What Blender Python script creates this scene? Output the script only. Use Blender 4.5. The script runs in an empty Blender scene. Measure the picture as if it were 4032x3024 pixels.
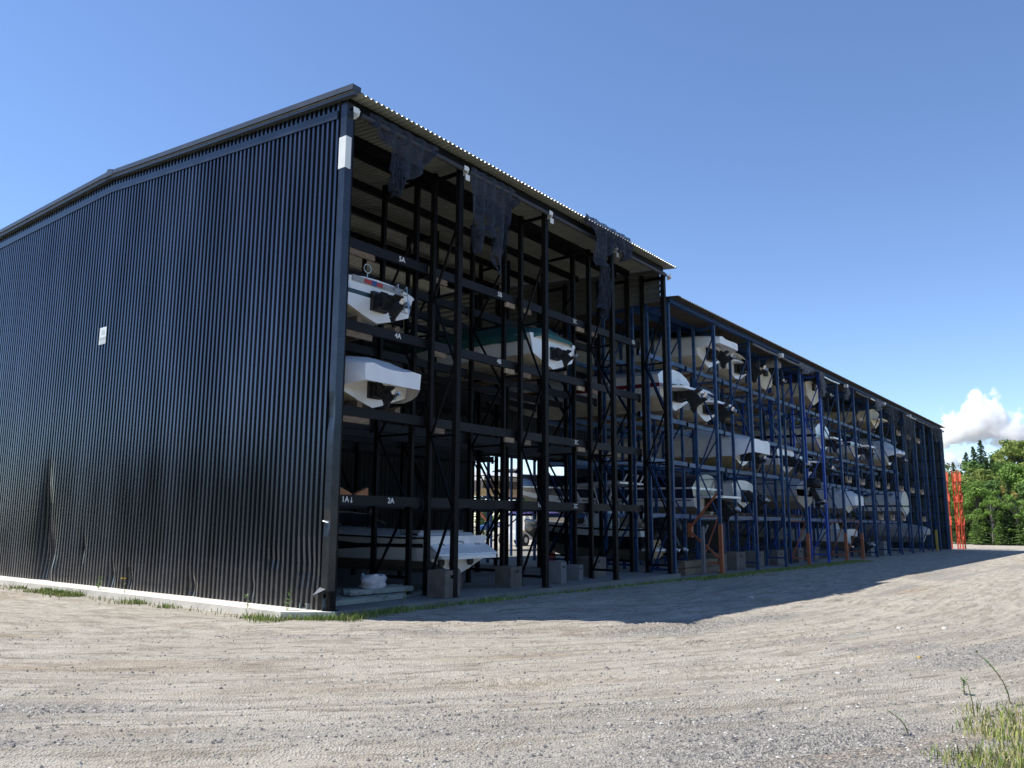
import bpy, math, random
import numpy as np
from mathutils import Vector, Matrix, noise as mnoise
random.seed(7); rng = np.random.default_rng(7)
R = math.radians
sc = bpy.context.scene
col = sc.collection

# ------------------------------------------------------------------ camera, sky, sun, exposure
CAM = Vector((-9.9806, -11.7865, 1.65)); YAW, PITCH, ROLL = 0.919194, 0.165708, 0.005202
cd = bpy.data.cameras.new('camera'); cam = bpy.data.objects.new('camera', cd); col.objects.link(cam)
d = Vector((math.sin(YAW)*math.cos(PITCH), math.cos(YAW)*math.cos(PITCH), math.sin(PITCH)))
r = Vector((math.cos(YAW), -math.sin(YAW), 0)); u = r.cross(d)
r2 = r*math.cos(ROLL)+u*math.sin(ROLL); u2 = -r*math.sin(ROLL)+u*math.cos(ROLL)
M = Matrix((r2, u2, -d)).transposed().to_4x4(); M.translation = CAM; cam.matrix_world = M
cd.sensor_width = 36; cd.lens = 3189.08/4032*36; cd.clip_start = 0.1; cd.clip_end = 9000
sc.camera = cam
SUN = Vector((-3.35, 5.2, 10.05)).normalized()
w = bpy.data.worlds.new('World'); sc.world = w; w.use_nodes = True
nt = w.node_tree; bg = nt.nodes['Background']; sky = nt.nodes.new('ShaderNodeTexSky')
sky.sky_type = 'NISHITA'; sky.sun_disc = False
sky.sun_elevation = math.asin(SUN.z); sky.sun_rotation = math.atan2(SUN.x, SUN.y)
sky.air_density = 0.8; sky.dust_density = 0.0; sky.ozone_density = 3.0
hs = nt.nodes.new('ShaderNodeHueSaturation'); hs.inputs['Saturation'].default_value = 1.05; hs.inputs['Hue'].default_value = .5035
nt.links.new(sky.outputs[0], hs.inputs['Color']); nt.links.new(hs.outputs[0], bg.inputs[0]); bg.inputs[1].default_value = 0.15
sd = bpy.data.lights.new('sun', 'SUN'); sun = bpy.data.objects.new('sun', sd); col.objects.link(sun)
sd.energy = 5.0; sd.angle = R(0.53); sd.color = (1.0, 0.95, 0.87)
sun.rotation_euler = SUN.to_track_quat('Z', 'Y').to_euler(); sun.location = (-20, 30, 60)
sc.view_settings.view_transform = 'Standard'; sc.view_settings.look = 'None'
sc.view_settings.exposure = 0.5; sc.view_settings.gamma = 1
sc.cycles.max_bounces = 16; sc.cycles.diffuse_bounces = 5; sc.cycles.glossy_bounces = 4; sc.cycles.transmission_bounces = 4; sc.cycles.volume_bounces = 14; sc.cycles.volume_step_rate = .6; sc.cycles.transparent_max_bounces = 12

# ------------------------------------------------------------------ helpers
def mat(name, c, rough=.6, metal=0., var=.15, scale=3., bump=0., bscale=40., spec=.5, c2=None, stretch=None, coat=0., alpha=None):
    m = bpy.data.materials.new(name); m.use_nodes = True; n = m.node_tree; b = n.nodes['Principled BSDF']
    b.inputs['Roughness'].default_value = rough; b.inputs['Metallic'].default_value = metal
    b.inputs['Specular IOR Level'].default_value = spec; b.inputs['Coat Weight'].default_value = coat
    tc = n.nodes.new('ShaderNodeTexCoord'); mp = n.nodes.new('ShaderNodeMapping')
    n.links.new(tc.outputs['Object'], mp.inputs[0])
    if stretch: mp.inputs['Scale'].default_value = stretch
    nz = n.nodes.new('ShaderNodeTexNoise'); nz.inputs['Scale'].default_value = scale; nz.inputs['Detail'].default_value = 6
    n.links.new(mp.outputs[0], nz.inputs[0])
    rp = n.nodes.new('ShaderNodeValToRGB'); rp.color_ramp.elements[0].position = .3; rp.color_ramp.elements[1].position = .7
    a = tuple(x*(1-var) for x in c); z = tuple(min(1, x*(1+var)) for x in (c2 or c))
    rp.color_ramp.elements[0].color = (*a, 1); rp.color_ramp.elements[1].color = (*z, 1)
    n.links.new(nz.outputs[0], rp.inputs[0]); n.links.new(rp.outputs[0], b.inputs['Base Color'])
    rr = n.nodes.new('ShaderNodeMapRange'); rr.inputs[3].default_value = max(0, rough-.08); rr.inputs[4].default_value = min(1, rough+.1)
    n.links.new(nz.outputs[0], rr.inputs[0]); n.links.new(rr.outputs[0], b.inputs['Roughness'])
    if bump:
        bz = n.nodes.new('ShaderNodeTexNoise'); bz.inputs['Scale'].default_value = bscale; bz.inputs['Detail'].default_value = 5
        n.links.new(mp.outputs[0], bz.inputs[0]); bn = n.nodes.new('ShaderNodeBump')
        bn.inputs['Strength'].default_value = bump; bn.inputs['Distance'].default_value = .02
        n.links.new(bz.outputs[0], bn.inputs['Height']); n.links.new(bn.outputs[0], b.inputs['Normal'])
    if alpha is not None:
        tr = n.nodes.new('ShaderNodeBsdfTransparent'); mx = n.nodes.new('ShaderNodeMixShader')
        wz = n.nodes.new('ShaderNodeTexNoise'); wz.inputs['Scale'].default_value = 9; n.links.new(tc.outputs['Object'], wz.inputs[0])
        mr = n.nodes.new('ShaderNodeMapRange'); mr.inputs[1].default_value = .3; mr.inputs[2].default_value = .7
        mr.inputs[3].default_value = alpha-.15; mr.inputs[4].default_value = min(1, alpha+.15); n.links.new(wz.outputs[0], mr.inputs[0])
        n.links.new(mr.outputs[0], mx.inputs[0]); n.links.new(tr.outputs[0], mx.inputs[1]); n.links.new(b.outputs[0], mx.inputs[2])
        n.links.new(mx.outputs[0], n.nodes['Material Output'].inputs[0])
    return m

def splash(m_):
    n = m_.node_tree; L = n.links.new; b = n.nodes['Principled BSDF']; src = b.inputs['Base Color'].links[0].from_socket
    tc = n.nodes.new('ShaderNodeTexCoord'); sp = n.nodes.new('ShaderNodeSeparateXYZ'); L(tc.outputs['Object'], sp.inputs[0])
    t = n.nodes.new('ShaderNodeTexNoise'); t.inputs['Scale'].default_value = 5; t.inputs['Detail'].default_value = 7; L(tc.outputs['Object'], t.inputs[0])
    a = n.nodes.new('ShaderNodeMath'); a.operation = 'MULTIPLY_ADD'; L(t.outputs[0], a.inputs[0]); a.inputs[1].default_value = -1.1; L(sp.outputs[2], a.inputs[2])
    r_ = n.nodes.new('ShaderNodeMapRange'); r_.inputs[1].default_value = -.55; r_.inputs[2].default_value = .35; r_.inputs[3].default_value = .55; r_.inputs[4].default_value = 0.; L(a.outputs[0], r_.inputs[0])
    mx = n.nodes.new('ShaderNodeMix'); mx.data_type = 'RGBA'; L(r_.outputs[0], mx.inputs[0]); L(src, mx.inputs[6]); mx.inputs[7].default_value = (.11, .10, .08, 1); L(mx.outputs[2], b.inputs['Base Color'])
    mm = n.nodes.new('ShaderNodeMapRange'); mm.inputs[3].default_value = .85; mm.inputs[4].default_value = .0; L(r_.outputs[0], mm.inputs[0]); L(mm.outputs[0], b.inputs['Metallic'])

class MB:
    def __init__(s): s.v = []; s.f = []; s.m = []
    def face(s, pts, mi=0):
        i = len(s.v); s.v += [tuple(p) for p in pts]; s.f.append(tuple(range(i, i+len(pts)))); s.m.append(mi)
    def grid(s, rows, mi=0, closed=False):
        i = len(s.v); n = len(rows[0])
        for rw in rows: s.v += [tuple(p) for p in rw]
        for a in range(len(rows)-1):
            for b in range(n if closed else n-1):
                c = (b+1) % n
                s.f.append((i+a*n+b, i+a*n+c, i+(a+1)*n+c, i+(a+1)*n+b)); s.m.append(mi(a, b) if callable(mi) else mi)
    def hexa(s, p, mi=0):      # p: 8 points, bottom ring then top ring
        i = len(s.v); s.v += [tuple(q) for q in p]
        for q in ((3, 2, 1, 0), (4, 5, 6, 7), (0, 1, 5, 4), (1, 2, 6, 5), (2, 3, 7, 6), (3, 0, 4, 7)):
            s.f.append(tuple(i+k for k in q)); s.m.append(mi)
    def box(s, lo, hi, mi=0):
        x0, y0, z0 = lo; x1, y1, z1 = hi
        s.hexa([(x0, y0, z0), (x1, y0, z0), (x1, y1, z0), (x0, y1, z0), (x0, y0, z1), (x1, y0, z1), (x1, y1, z1), (x0, y1, z1)], mi)
    def cbox(s, c, e, mi=0): s.box([c[k]-e[k]/2 for k in range(3)], [c[k]+e[k]/2 for k in range(3)], mi)
    def bar(s, a, b, w_, h_, mi=0, up=(0, 0, 1)):
        a = Vector(a); b = Vector(b); t = (b-a).normalized(); up = Vector(up)
        if abs(t.dot(up)) > .98: up = Vector((1, 0, 0))
        x = t.cross(up).normalized()*w_/2; y = x.cross(t).normalized()*h_/2
        s.hexa([a-x-y, a+x-y, a+x+y, a-x+y, b-x-y, b+x-y, b+x+y, b-x+y], mi)
    def tube(s, pts, rad, n=8, mi=0, cap=True):
        rings = []; pts = [Vector(p) for p in pts]
        for k, p in enumerate(pts):
            t = (pts[min(k+1, len(pts)-1)]-pts[max(k-1, 0)]).normalized()
            x = t.cross(Vector((.13, .27, .95))); x = (x if x.length > .05 else t.cross(Vector((1, 0, 0)))).normalized(); y = t.cross(x)
            rr = rad[k] if isinstance(rad, (list, tuple)) else rad
            rings.append([p+(x*math.cos(2*math.pi*q/n)+y*math.sin(2*math.pi*q/n))*rr for q in range(n)])
        s.grid(rings, mi, closed=True)
        if cap: s.face(rings[0][::-1], mi); s.face(rings[-1], mi)
    def build(s, name, mats, parent=None, smooth=False, loc=None, rz=0):
        me = bpy.data.meshes.new(name); me.from_pydata(s.v, [], s.f)
        for m_ in (mats if isinstance(mats, (list, tuple)) else [mats]): me.materials.append(m_)
        me.polygons.foreach_set('material_index', s.m)
        if smooth: me.polygons.foreach_set('use_smooth', [True]*len(s.f))
        me.update(); o = bpy.data.objects.new(name, me); col.objects.link(o)
        if parent: o.parent = parent
        if loc is not None: o.location = loc
        o.rotation_euler.z = rz
        return o

def tag(o, label, cat, group=None, kind=None):
    if label: o['label'] = label
    if cat: o['category'] = cat
    if group: o['group'] = group
    if kind: o['kind'] = kind
    return o
def struct(o, label=None): o['kind'] = 'structure'; 
def thing(name, label, cat, loc=(0, 0, 0), rz=0, group=None):
    o = bpy.data.objects.new(name, None); col.objects.link(o); o.location = loc; o.rotation_euler.z = rz; o.empty_display_size = .3
    return tag(o, label, cat, group)
def text(s, size, loc, m, parent, name='lettering', rot=(R(90), 0, 0), ext=.002, bold=.0025):
    cu = bpy.data.curves.new(name, 'FONT'); cu.body = s; cu.size = size; cu.extrude = ext; cu.offset = bold*size/.155
    cu.align_x = 'CENTER'; cu.align_y = 'CENTER'
    t = bpy.data.objects.new(name, cu); col.objects.link(t); bpy.context.view_layer.update()
    me = bpy.data.meshes.new_from_object(t.evaluated_get(bpy.context.evaluated_depsgraph_get()))
    bpy.data.objects.remove(t); o = bpy.data.objects.new(name, me); col.objects.link(o)
    me.materials.clear(); me.materials.append(m); o.parent = parent; o.location = loc; o.rotation_euler = rot
    return o
def nz(x, y=0., z=0.): return mnoise.noise(Vector((x, y, z)))
def copy_tree(o, parent=None):
    c = o.copy(); col.objects.link(c)
    if parent: c.parent = parent
    for ch in list(o.children): copy_tree(ch, c)
    return c

# ------------------------------------------------------------------ materials
BLACKCLAD = mat('black_cladding', (.085, .095, .118), .20, .85, .25, 1.2, .08, 3, .6, stretch=(1, 1, .25))
TRIM = mat('black_trim', (.055, .06, .07), .26, .8, .2, 2, .1, 6, .6)
TRIMWHITE = mat('white_trim', (.78, .78, .75), .4, 0, .04)
GALV = mat('galvanised_roof', (.33, .34, .30), .5, .2, .12, 2.5)
GALVTOP = mat('pale_roof', (.5, .5, .48), .45, .3, .1, 2.5)
BLKSTEEL = mat('black_rack_paint', (.005, .005, .007), .55, 0, .35, 5, .2, 30, .12)
BLKBEAM = mat('charcoal_beam_paint', (.010, .010, .013), .5, 0, .25, 4, .1, 30, .2)
BLUE = mat('blue_rack_paint', (.010, .045, .14), .5, 0, .3, 5, .2, 30, .25)
BLUEBEAM = mat('faded_blue_paint', (.035, .095, .21), .4, 0, .35, 3, .1, 30, .5)
BRIGHTBLUE = mat('bright_blue_paint', (.02, .08, .42), .45, 0, .2, 5)
ORANGE = mat('orange_rack_paint', (.40, .12, .05), .5, 0, .25, 6)
REDORANGE = mat('red_orange_paint', (.60, .075, .025), .45, 0, .25, 6)
YELLOW = mat('yellow_paint', (.5, .33, .06), .5, 0, .2, 6)
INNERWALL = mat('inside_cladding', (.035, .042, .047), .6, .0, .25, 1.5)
ENDWALL = mat('green_grey_cladding', (.035, .05, .052), .55, 0, .3, 1.2)
WOOD = mat('weathered_timber', (.20, .145, .10), .85, 0, .35, 6, .3, 30, stretch=(1, 1, 4))
WOODPALE = mat('pale_timber', (.42, .32, .22), .85, 0, .25, 6, .3, 30)
LETTER = mat('white_lettering', (.82, .83, .82), .6, 0, .04)
CONCLIT = mat('concrete', (.64, .60, .52), .9, 0, .18, 1.5, .3, 25)  # ledge concrete, with the sunlight on it put into the pale colour
SLABSHADE = mat('shaded_slab_concrete', (.20, .20, .19), .9, 0, .2, .8, .3, 25)  # stained inside concrete, with the shed's shade put into its darker colour
BLOCK = mat('grey_brown_block', (.15, .128, .11), .85, 0, .25, 4, .3, 20)
GEL = mat('white_gelcoat', (.86, .86, .84), .22, 0, .05, 2, coat=.4)
CREAM = mat('cream_bottom', (.68, .61, .46), .5, 0, .16, 2.5)
TANHULL = mat('tan_bottom', (.34, .29, .21), .6, 0, .2, 3)
SHRINK = mat('white_shrink_wrap', (.83, .84, .86), .38, 0, .07, 2, .3, 5)
SHRINKGREY = mat('dull_wrap', (.40, .40, .40), .5, 0, .12, 2, .3, 5)
NAVY = mat('navy_gelcoat', (.012, .016, .045), .25, 0, .1, 2, coat=.4)
BLKGEL = mat('black_gelcoat', (.012, .012, .014), .25, 0, .1, 2, coat=.4)
MAROON = mat('maroon_stripe', (.17, .016, .025), .3, 0, .08)
GREENSTRIPE = mat('dark_green_stripe', (.012, .035, .04), .3, 0, .08)
BLUESTRIPE = mat('blue_stripe', (.02, .05, .22), .3, 0, .08)
GREENCOVER = mat('teal_canvas', (.025, .115, .115), .8, 0, .2, 3, .4, 12)
BLUECOVER = mat('navy_canvas', (.025, .03, .10), .8, 0, .2, 3, .4, 12)
DRIVE = mat('black_drive', (.018, .018, .019), .5, 0, .4, 9, .3, 25)
METAL = mat('bare_metal', (.55, .56, .57), .3, .9, .15, 6)
GLASS = mat('tinted_screen', (.03, .04, .05), .08, 0, .1, 2, spec=.7)
GREYVINYL = mat('grey_vinyl', (.33, .34, .35), .55, 0, .1, 4)
RED = mat('red_plastic', (.45, .03, .02), .45, 0, .1)
FABRICNET = mat('torn_netting', (.022, .028, .045), .85, 0, .4, 7, .25, 60, alpha=.84)
THINNET = mat('thin_netting', (.05, .058, .07), .85, 0, .4, 7, .25, 60, alpha=.42)
NETGREY = mat('grey_netting', (.16, .17, .19), .8, 0, .35, 7, .5, 30, alpha=.75)
RUBBER = mat('tyre_rubber', (.02, .02, .02), .8, 0, .2, 8)
LIFTBLUE = mat('lift_blue', (.02, .12, .40), .4, 0, .1)
WHITEPAINT = mat('white_paint', (.75, .76, .76), .4, 0, .06)
PAPER = mat('white_litter', (.62, .60, .53), .8, 0, .08)

def sheets(m_, width=.9):
    n = m_.node_tree; L = n.links.new; b = n.nodes['Principled BSDF']; src = b.inputs['Base Color'].links[0].from_socket
    tc = n.nodes.new('ShaderNodeTexCoord'); sp = n.nodes.new('ShaderNodeSeparateXYZ'); L(tc.outputs['Object'], sp.inputs[0])
    dv = n.nodes.new('ShaderNodeMath'); dv.operation = 'DIVIDE'; dv.inputs[1].default_value = width; L(sp.outputs[1], dv.inputs[0])
    fl = n.nodes.new('ShaderNodeMath'); fl.operation = 'FLOOR'; L(dv.outputs[0], fl.inputs[0])
    wn = n.nodes.new('ShaderNodeTexWhiteNoise'); wn.noise_dimensions = '1D'; L(fl.outputs[0], wn.inputs['W'])
    mr = n.nodes.new('ShaderNodeMapRange'); mr.inputs[3].default_value = .88; mr.inputs[4].default_value = 1.08; L(wn.outputs['Value'], mr.inputs[0])
    mx = n.nodes.new('ShaderNodeMix'); mx.data_type = 'RGBA'; mx.blend_type = 'MULTIPLY'; mx.inputs[0].default_value = 1; L(src, mx.inputs[6]); L(mr.outputs[0], mx.inputs[7]); L(mx.outputs[2], b.inputs['Base Color'])
sheets(BLACKCLAD); splash(BLACKCLAD)
# ------------------------------------------------------------------ ground
def gz(x, y): return -.12-.007*max(x-6., 0)-.002*max(-x-10, 0)
def sdf(x, y):
    qx = np.maximum(9-x, 0); qy = np.maximum(9-y, 0); return np.hypot(qx, qy)
def along(x, y):
    a = np.arctan2(np.maximum(9-y, 1e-6), np.maximum(9-x, 1e-6))
    return np.where(x > 9, (x-9)+15, np.where(y > 9, -(y-9)-15, (a-math.pi/4)*18))
def vnoise(px, py, seed):
    g = np.random.default_rng(seed).random((256, 256)); xi = np.floor(px).astype(int); yi = np.floor(py).astype(int)
    fx = px-xi; fy = py-yi; fx = fx*fx*(3-2*fx); fy = fy*fy*(3-2*fy)
    a = g[xi % 256, yi % 256]; b = g[(xi+1) % 256, yi % 256]; c = g[xi % 256, (yi+1) % 256]; e = g[(xi+1) % 256, (yi+1) % 256]
    return (a*(1-fx)+b*fx)*(1-fy)+(c*(1-fx)+e*fx)*fy
def axis(lo, hi, step, far0, far1):
    xs = list(np.arange(lo, hi, step)); s_ = step; x = xs[0]
    while x > far0: s_ *= 1.16; x -= s_; xs.insert(0, x)
    s_ = step; x = xs[-1]
    while x < far1: s_ *= 1.10; x += s_; xs.append(x)
    return np.array(xs)
gx = axis(-9.5, 11, .04, -900, 2600); gy = axis(-12.5, 1.5, .04, -900, 1600)
X, Y = np.meshgrid(gx, gy, indexing='ij')
D_ = sdf(X, Y); A_ = along(X, Y)
def fbm(a, b, seed, o=4):
    return sum(vnoise(a*2**k+k*7.3, b*2**k+k*3.1, seed+k)*.5**k for k in range(o))/sum(.5**k for k in range(o))
def sstep(v, a, b): v = np.clip((v-a)/(b-a), 0, 1); return v*v*(3-2*v)
def gravelness(x, y):     # 0 = packed pale dust, 1 = loose grey gravel; drawn out along the wheel tracks
    d_, a_ = sdf(x, y), along(x, y)
    v = .42*fbm(d_*.9+11, a_*.055+3, 31)+.26*fbm(d_*3.1, a_*.10, 41)+.32*fbm(x*.33+5, y*.33+9, 51)
    v = v+.07*np.exp(-((x+3.5)/2.6)**2-((y+9.5)/1.6)**2)+.07*np.exp(-((x+1.2)/.8)**2)*(y > .5)+.05*np.exp(-((x-2)/4)**2-((y+9.6)/1.2)**2)
    return sstep(v, .495, .70)
near = np.clip(1-(np.hypot(X-CAM.x, Y-CAM.y)-20)/25, 0, 1)
G_ = gravelness(X, Y)
h = (vnoise(D_*1.1, A_*.10, 1)-.5)*.08+(vnoise(D_*3.2+9, A_*.22, 2)-.5)*.06+(vnoise(D_*6.5+3, A_*.8, 3)-.5)*.03
h += (vnoise(X*9, Y*9, 4)-.5)*.012+(vnoise(X*19, Y*19, 14)-.5)*.010*(.5+G_)
clod = np.clip(vnoise(D_*9, A_*3.2, 15)-.70, 0, 1)*np.clip((vnoise(D_*2.0, A_*.16, 16)-.52)*5, 0, 1)
h += clod*.10
tt = fbm(D_*2.3+4, A_*.55, 61, 3)*6; ff = tt-np.floor(tt)
h += .020*(np.floor(tt)-3+sstep(ff, 0, .14))*np.clip((vnoise(X*.42+7, Y*.42, 66)-.50)*4, 0, 1)
# tyre tread prints in patches of a few ruts
tread = np.maximum(0, np.sin(A_*2*math.pi/.16+2.2*np.sin(D_*8)))*.5
rut = np.clip((vnoise(D_*2.2+5, A_*.13, 5)-.60)*6, 0, 1)*np.clip((vnoise(X*.5, Y*.5, 6)-.42)*5, 0, 1)
h -= rut*tread*.04
h *= near
base = -.12-.007*np.maximum(X-6, 0)-.002*np.maximum(-X-10, 0)
edge = np.clip((-.05-Y)/.8, 0, 1)*(X > -1) + np.clip((-.75-X)/.8, 0, 1)*(X <= -1)
Z = base+h*np.clip(edge, 0, 1)-.004
nxg, nyg = X.shape
idx = np.arange(nxg*nyg).reshape(nxg, nyg)
F = np.stack([idx[:-1, :-1], idx[1:, :-1], idx[1:, 1:], idx[:-1, 1:]], -1).reshape(-1, 4)
me = bpy.data.meshes.new('ground'); V = np.stack([X, Y, Z], -1).reshape(-1, 3)
me.from_pydata(V.tolist(), [], F.tolist()); me.polygons.foreach_set('use_smooth', [True]*len(F))
at = me.attributes.new('gravelness', 'FLOAT', 'POINT'); at.data.foreach_set('value', G_.ravel().astype(np.float32))
uv = me.uv_layers.new(name='track'); li = np.empty(len(me.loops), dtype=np.int32); me.loops.foreach_get('vertex_index', li)
UV = np.stack([A_.ravel()[li], D_.ravel()[li]], -1).astype(np.float32); uv.data.foreach_set('uv', UV.ravel())
def gravel_mat():
    m = bpy.data.materials.new('gravel_yard'); m.use_nodes = True; n = m.node_tree; L = n.links.new; b = n.nodes['Principled BSDF']
    b.inputs['Roughness'].default_value = .95; b.inputs['Specular IOR Level'].default_value = .15
    uvn = n.nodes.new('ShaderNodeUVMap'); uvn.uv_map = 'track'; tc = n.nodes.new('ShaderNodeTexCoord')
    mp = n.nodes.new('ShaderNodeMapping'); mp.inputs['Scale'].default_value = (.13, 1, 1); L(uvn.outputs[0], mp.inputs[0])
    def N(scale, det, src, rough=.6, dist=0.):
        t = n.nodes.new('ShaderNodeTexNoise'); t.inputs['Scale'].default_value = scale; t.inputs['Detail'].default_value = det
        t.inputs['Roughness'].default_value = rough; t.inputs['Distortion'].default_value = dist; L(src, t.inputs[0]); return t.outputs[0]
    def ramp(src, a, c): 
        t = n.nodes.new('ShaderNodeValToRGB'); t.color_ramp.elements[0].position = a[0]; t.color_ramp.elements[1].position = c[0]
        t.color_ramp.elements[0].color = (*a[1], 1); t.color_ramp.elements[1].color = (*c[1], 1); L(src, t.inputs[0]); return t.outputs[0]
    def mix(f, a, c, mode='MIX'):
        t = n.nodes.new('ShaderNodeMix'); t.data_type = 'RGBA'; t.blend_type = mode
        if isinstance(f, float): t.inputs[0].default_value = f
        else: L(f, t.inputs[0])
        L(a, t.inputs[6]); L(c, t.inputs[7]); return t.outputs[2]
    def math_(op, a, c):
        t = n.nodes.new('ShaderNodeMath'); t.operation = op
        for k, q in enumerate((a, c)):
            if isinstance(q, float): t.inputs[k].default_value = q
            else: L(q, t.inputs[k])
        return t.outputs[0]
    fine = N(16, 6, tc.outputs['Object'], .75); grain = N(85, 3, tc.outputs['Object'], .8); streak2 = N(5.5, 6, mp.outputs[0], .7, .3); patch = N(.5, 5, tc.outputs['Object'], .65)
    ga = n.nodes.new('ShaderNodeAttribute'); ga.attribute_name = 'gravelness'
    dust = ramp(fine, (.3, (.51, .468, .398)), (.72, (.635, .592, .512))); dust = mix(.55, dust, ramp(patch, (.36, (.80, .78, .74)), (.64, (1, 1, 1))), 'MULTIPLY')
    dust = mix(.8, dust, ramp(streak2, (.41, (.66, .645, .63)), (.54, (1, 1, 1))), 'MULTIPLY')
    dust = mix(.85, dust, ramp(N(15, 5, mp.outputs[0], .72, .4), (.37, (.62, .60, .58)), (.47, (1, 1, 1))), 'MULTIPLY')
    dust = mix(.75, dust, ramp(grain, (.36, (.66, .65, .64)), (.60, (1.06, 1.06, 1.05))), 'MULTIPLY')
    vor = n.nodes.new('ShaderNodeTexVoronoi'); vor.inputs['Scale'].default_value = 48; L(tc.outputs['Object'], vor.inputs[0])
    v2 = n.nodes.new('ShaderNodeTexVoronoi'); v2.inputs['Scale'].default_value = 26; L(tc.outputs['Object'], v2.inputs[0])
    sep = n.nodes.new('ShaderNodeSeparateColor'); L(vor.outputs['Color'], sep.inputs[0]); sep2 = n.nodes.new('ShaderNodeSeparateColor'); L(v2.outputs['Color'], sep2.inputs[0])
    st = ramp(sep.outputs[0], (.0, (.09, .088, .09)), (1., (.62, .58, .515))); stb = ramp(sep2.outputs[1], (.0, (.15, .145, .143)), (1., (.54, .51, .455)))
    stone = mix(.4, st, stb); stone = mix(.45, stone, ramp(fine, (.35, (.62, .61, .60)), (.65, (1.1, 1.08, 1.05))), 'MULTIPLY')
    k2 = math_('ADD', ga.outputs['Fac'], math_('MULTIPLY', math_('SUBTRACT', fine, .5), 1.1)); k2 = math_('ADD', k2, math_('MULTIPLY', math_('SUBTRACT', streak2, .5), .9))
    k2 = math_('ADD', k2, math_('MULTIPLY', math_('SUBTRACT', grain, .5), .9))
    c = mix(ramp(k2, (.25, (.0, .0, .0)), (.85, (.92, .92, .92))), dust, stone)
    rust = ramp(N(.9, 5, mp.outputs[0], .6), (.56, (1, 1, 1)), (.70, (.78, .66, .54)))
    c = mix(.6, c, rust, 'MULTIPLY')
    L(c, b.inputs['Base Color'])
    hh = math_('ADD', math_('MULTIPLY', fine, .8), math_('MULTIPLY', vor.outputs['Distance'], .5))
    hh = math_('ADD', hh, math_('MULTIPLY', grain, .35)); hh = math_('ADD', hh, math_('MULTIPLY', streak2, .35))
    bn = n.nodes.new('ShaderNodeBump'); bn.inputs['Strength'].default_value = .9; bn.inputs['Distance'].default_value = .05
    L(hh, bn.inputs['Height']); L(bn.outputs[0], b.inputs['Normal'])
    return m
me.materials.append(gravel_mat()); me.update()
go = bpy.data.objects.new('ground', me); col.objects.link(go); go['kind'] = 'structure'
def gh(x, y):    # ground height near the camera
    i = np.searchsorted(gx, x)-1; j = np.searchsorted(gy, y)-1; return float(Z[i, j])

# loose stones lying on the yard near the camera (uncountable)
ns = 60000
ang = YAW+(rng.random(ns)*2-1)*R(36); dist = 4.2+rng.random(ns)**1.4*13
sx = CAM.x+np.sin(ang)*dist; sy = CAM.y+np.cos(ang)*dist
keep = ((sy < -.9) | (sx < -1.3)); gpat = gravelness(sx, sy)
keep &= (gpat*.75+.18 > rng.random(ns)) & ~((sx > -1.0) & (sy > -.6)); sx = sx[keep]; sy = sy[keep]
mb = MB(); octv = np.array([(1, 0, 0), (0, 1, 0), (-1, 0, 0), (0, -1, 0), (0, 0, .7), (0, 0, -.6)])
octf = ((0, 1, 4), (1, 2, 4), (2, 3, 4), (3, 0, 4), (1, 0, 5), (2, 1, 5), (3, 2, 5), (0, 3, 5))
for a, b in zip(sx, sy):
    q = octv*(.005+.017*random.random()**3)*rng.uniform(.6, 1.3, (6, 3)); t = random.random()*6.3; ct, s_ = math.cos(t), math.sin(t)
    i = len(mb.v); z = gh(a, b)+.003
    mb.v += [(a+p[0]*ct-p[1]*s_, b+p[0]*s_+p[1]*ct, z+p[2]) for p in q]; mi = random.choice((0, 0, 1, 1, 2))
    for f_ in octf: mb.f.append(tuple(i+k for k in f_)); mb.m.append(mi)
o = mb.build('gravel', [mat('dark_stone', (.13, .13, .135), .9), mat('mid_stone', (.28, .265, .24), .9), mat('pale_stone', (.5, .48, .44), .9)])
tag(o, 'loose grey stones scattered over the gravel yard', 'gravel', kind='stuff')

# concrete slab under the tall shed, with its ledge along the gable wall
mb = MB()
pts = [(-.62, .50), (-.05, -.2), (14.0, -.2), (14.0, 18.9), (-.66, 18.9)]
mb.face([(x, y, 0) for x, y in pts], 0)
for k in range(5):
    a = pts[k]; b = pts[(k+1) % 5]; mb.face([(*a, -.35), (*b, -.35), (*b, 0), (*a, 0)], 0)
o = mb.build('concrete_slab', [SLABSHADE]); struct(o)
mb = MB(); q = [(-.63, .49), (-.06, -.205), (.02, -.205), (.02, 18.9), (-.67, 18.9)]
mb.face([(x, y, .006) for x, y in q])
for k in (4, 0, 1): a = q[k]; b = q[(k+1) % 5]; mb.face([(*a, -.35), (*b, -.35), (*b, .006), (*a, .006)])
o = mb.build('concrete_ledge', [CONCLIT]); struct(o)
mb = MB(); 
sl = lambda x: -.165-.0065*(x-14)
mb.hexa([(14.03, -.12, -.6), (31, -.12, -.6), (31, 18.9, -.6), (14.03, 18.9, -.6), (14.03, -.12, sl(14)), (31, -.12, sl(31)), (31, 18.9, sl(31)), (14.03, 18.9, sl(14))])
o = mb.build('concrete_floor', [SLABSHADE]); struct(o)

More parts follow.
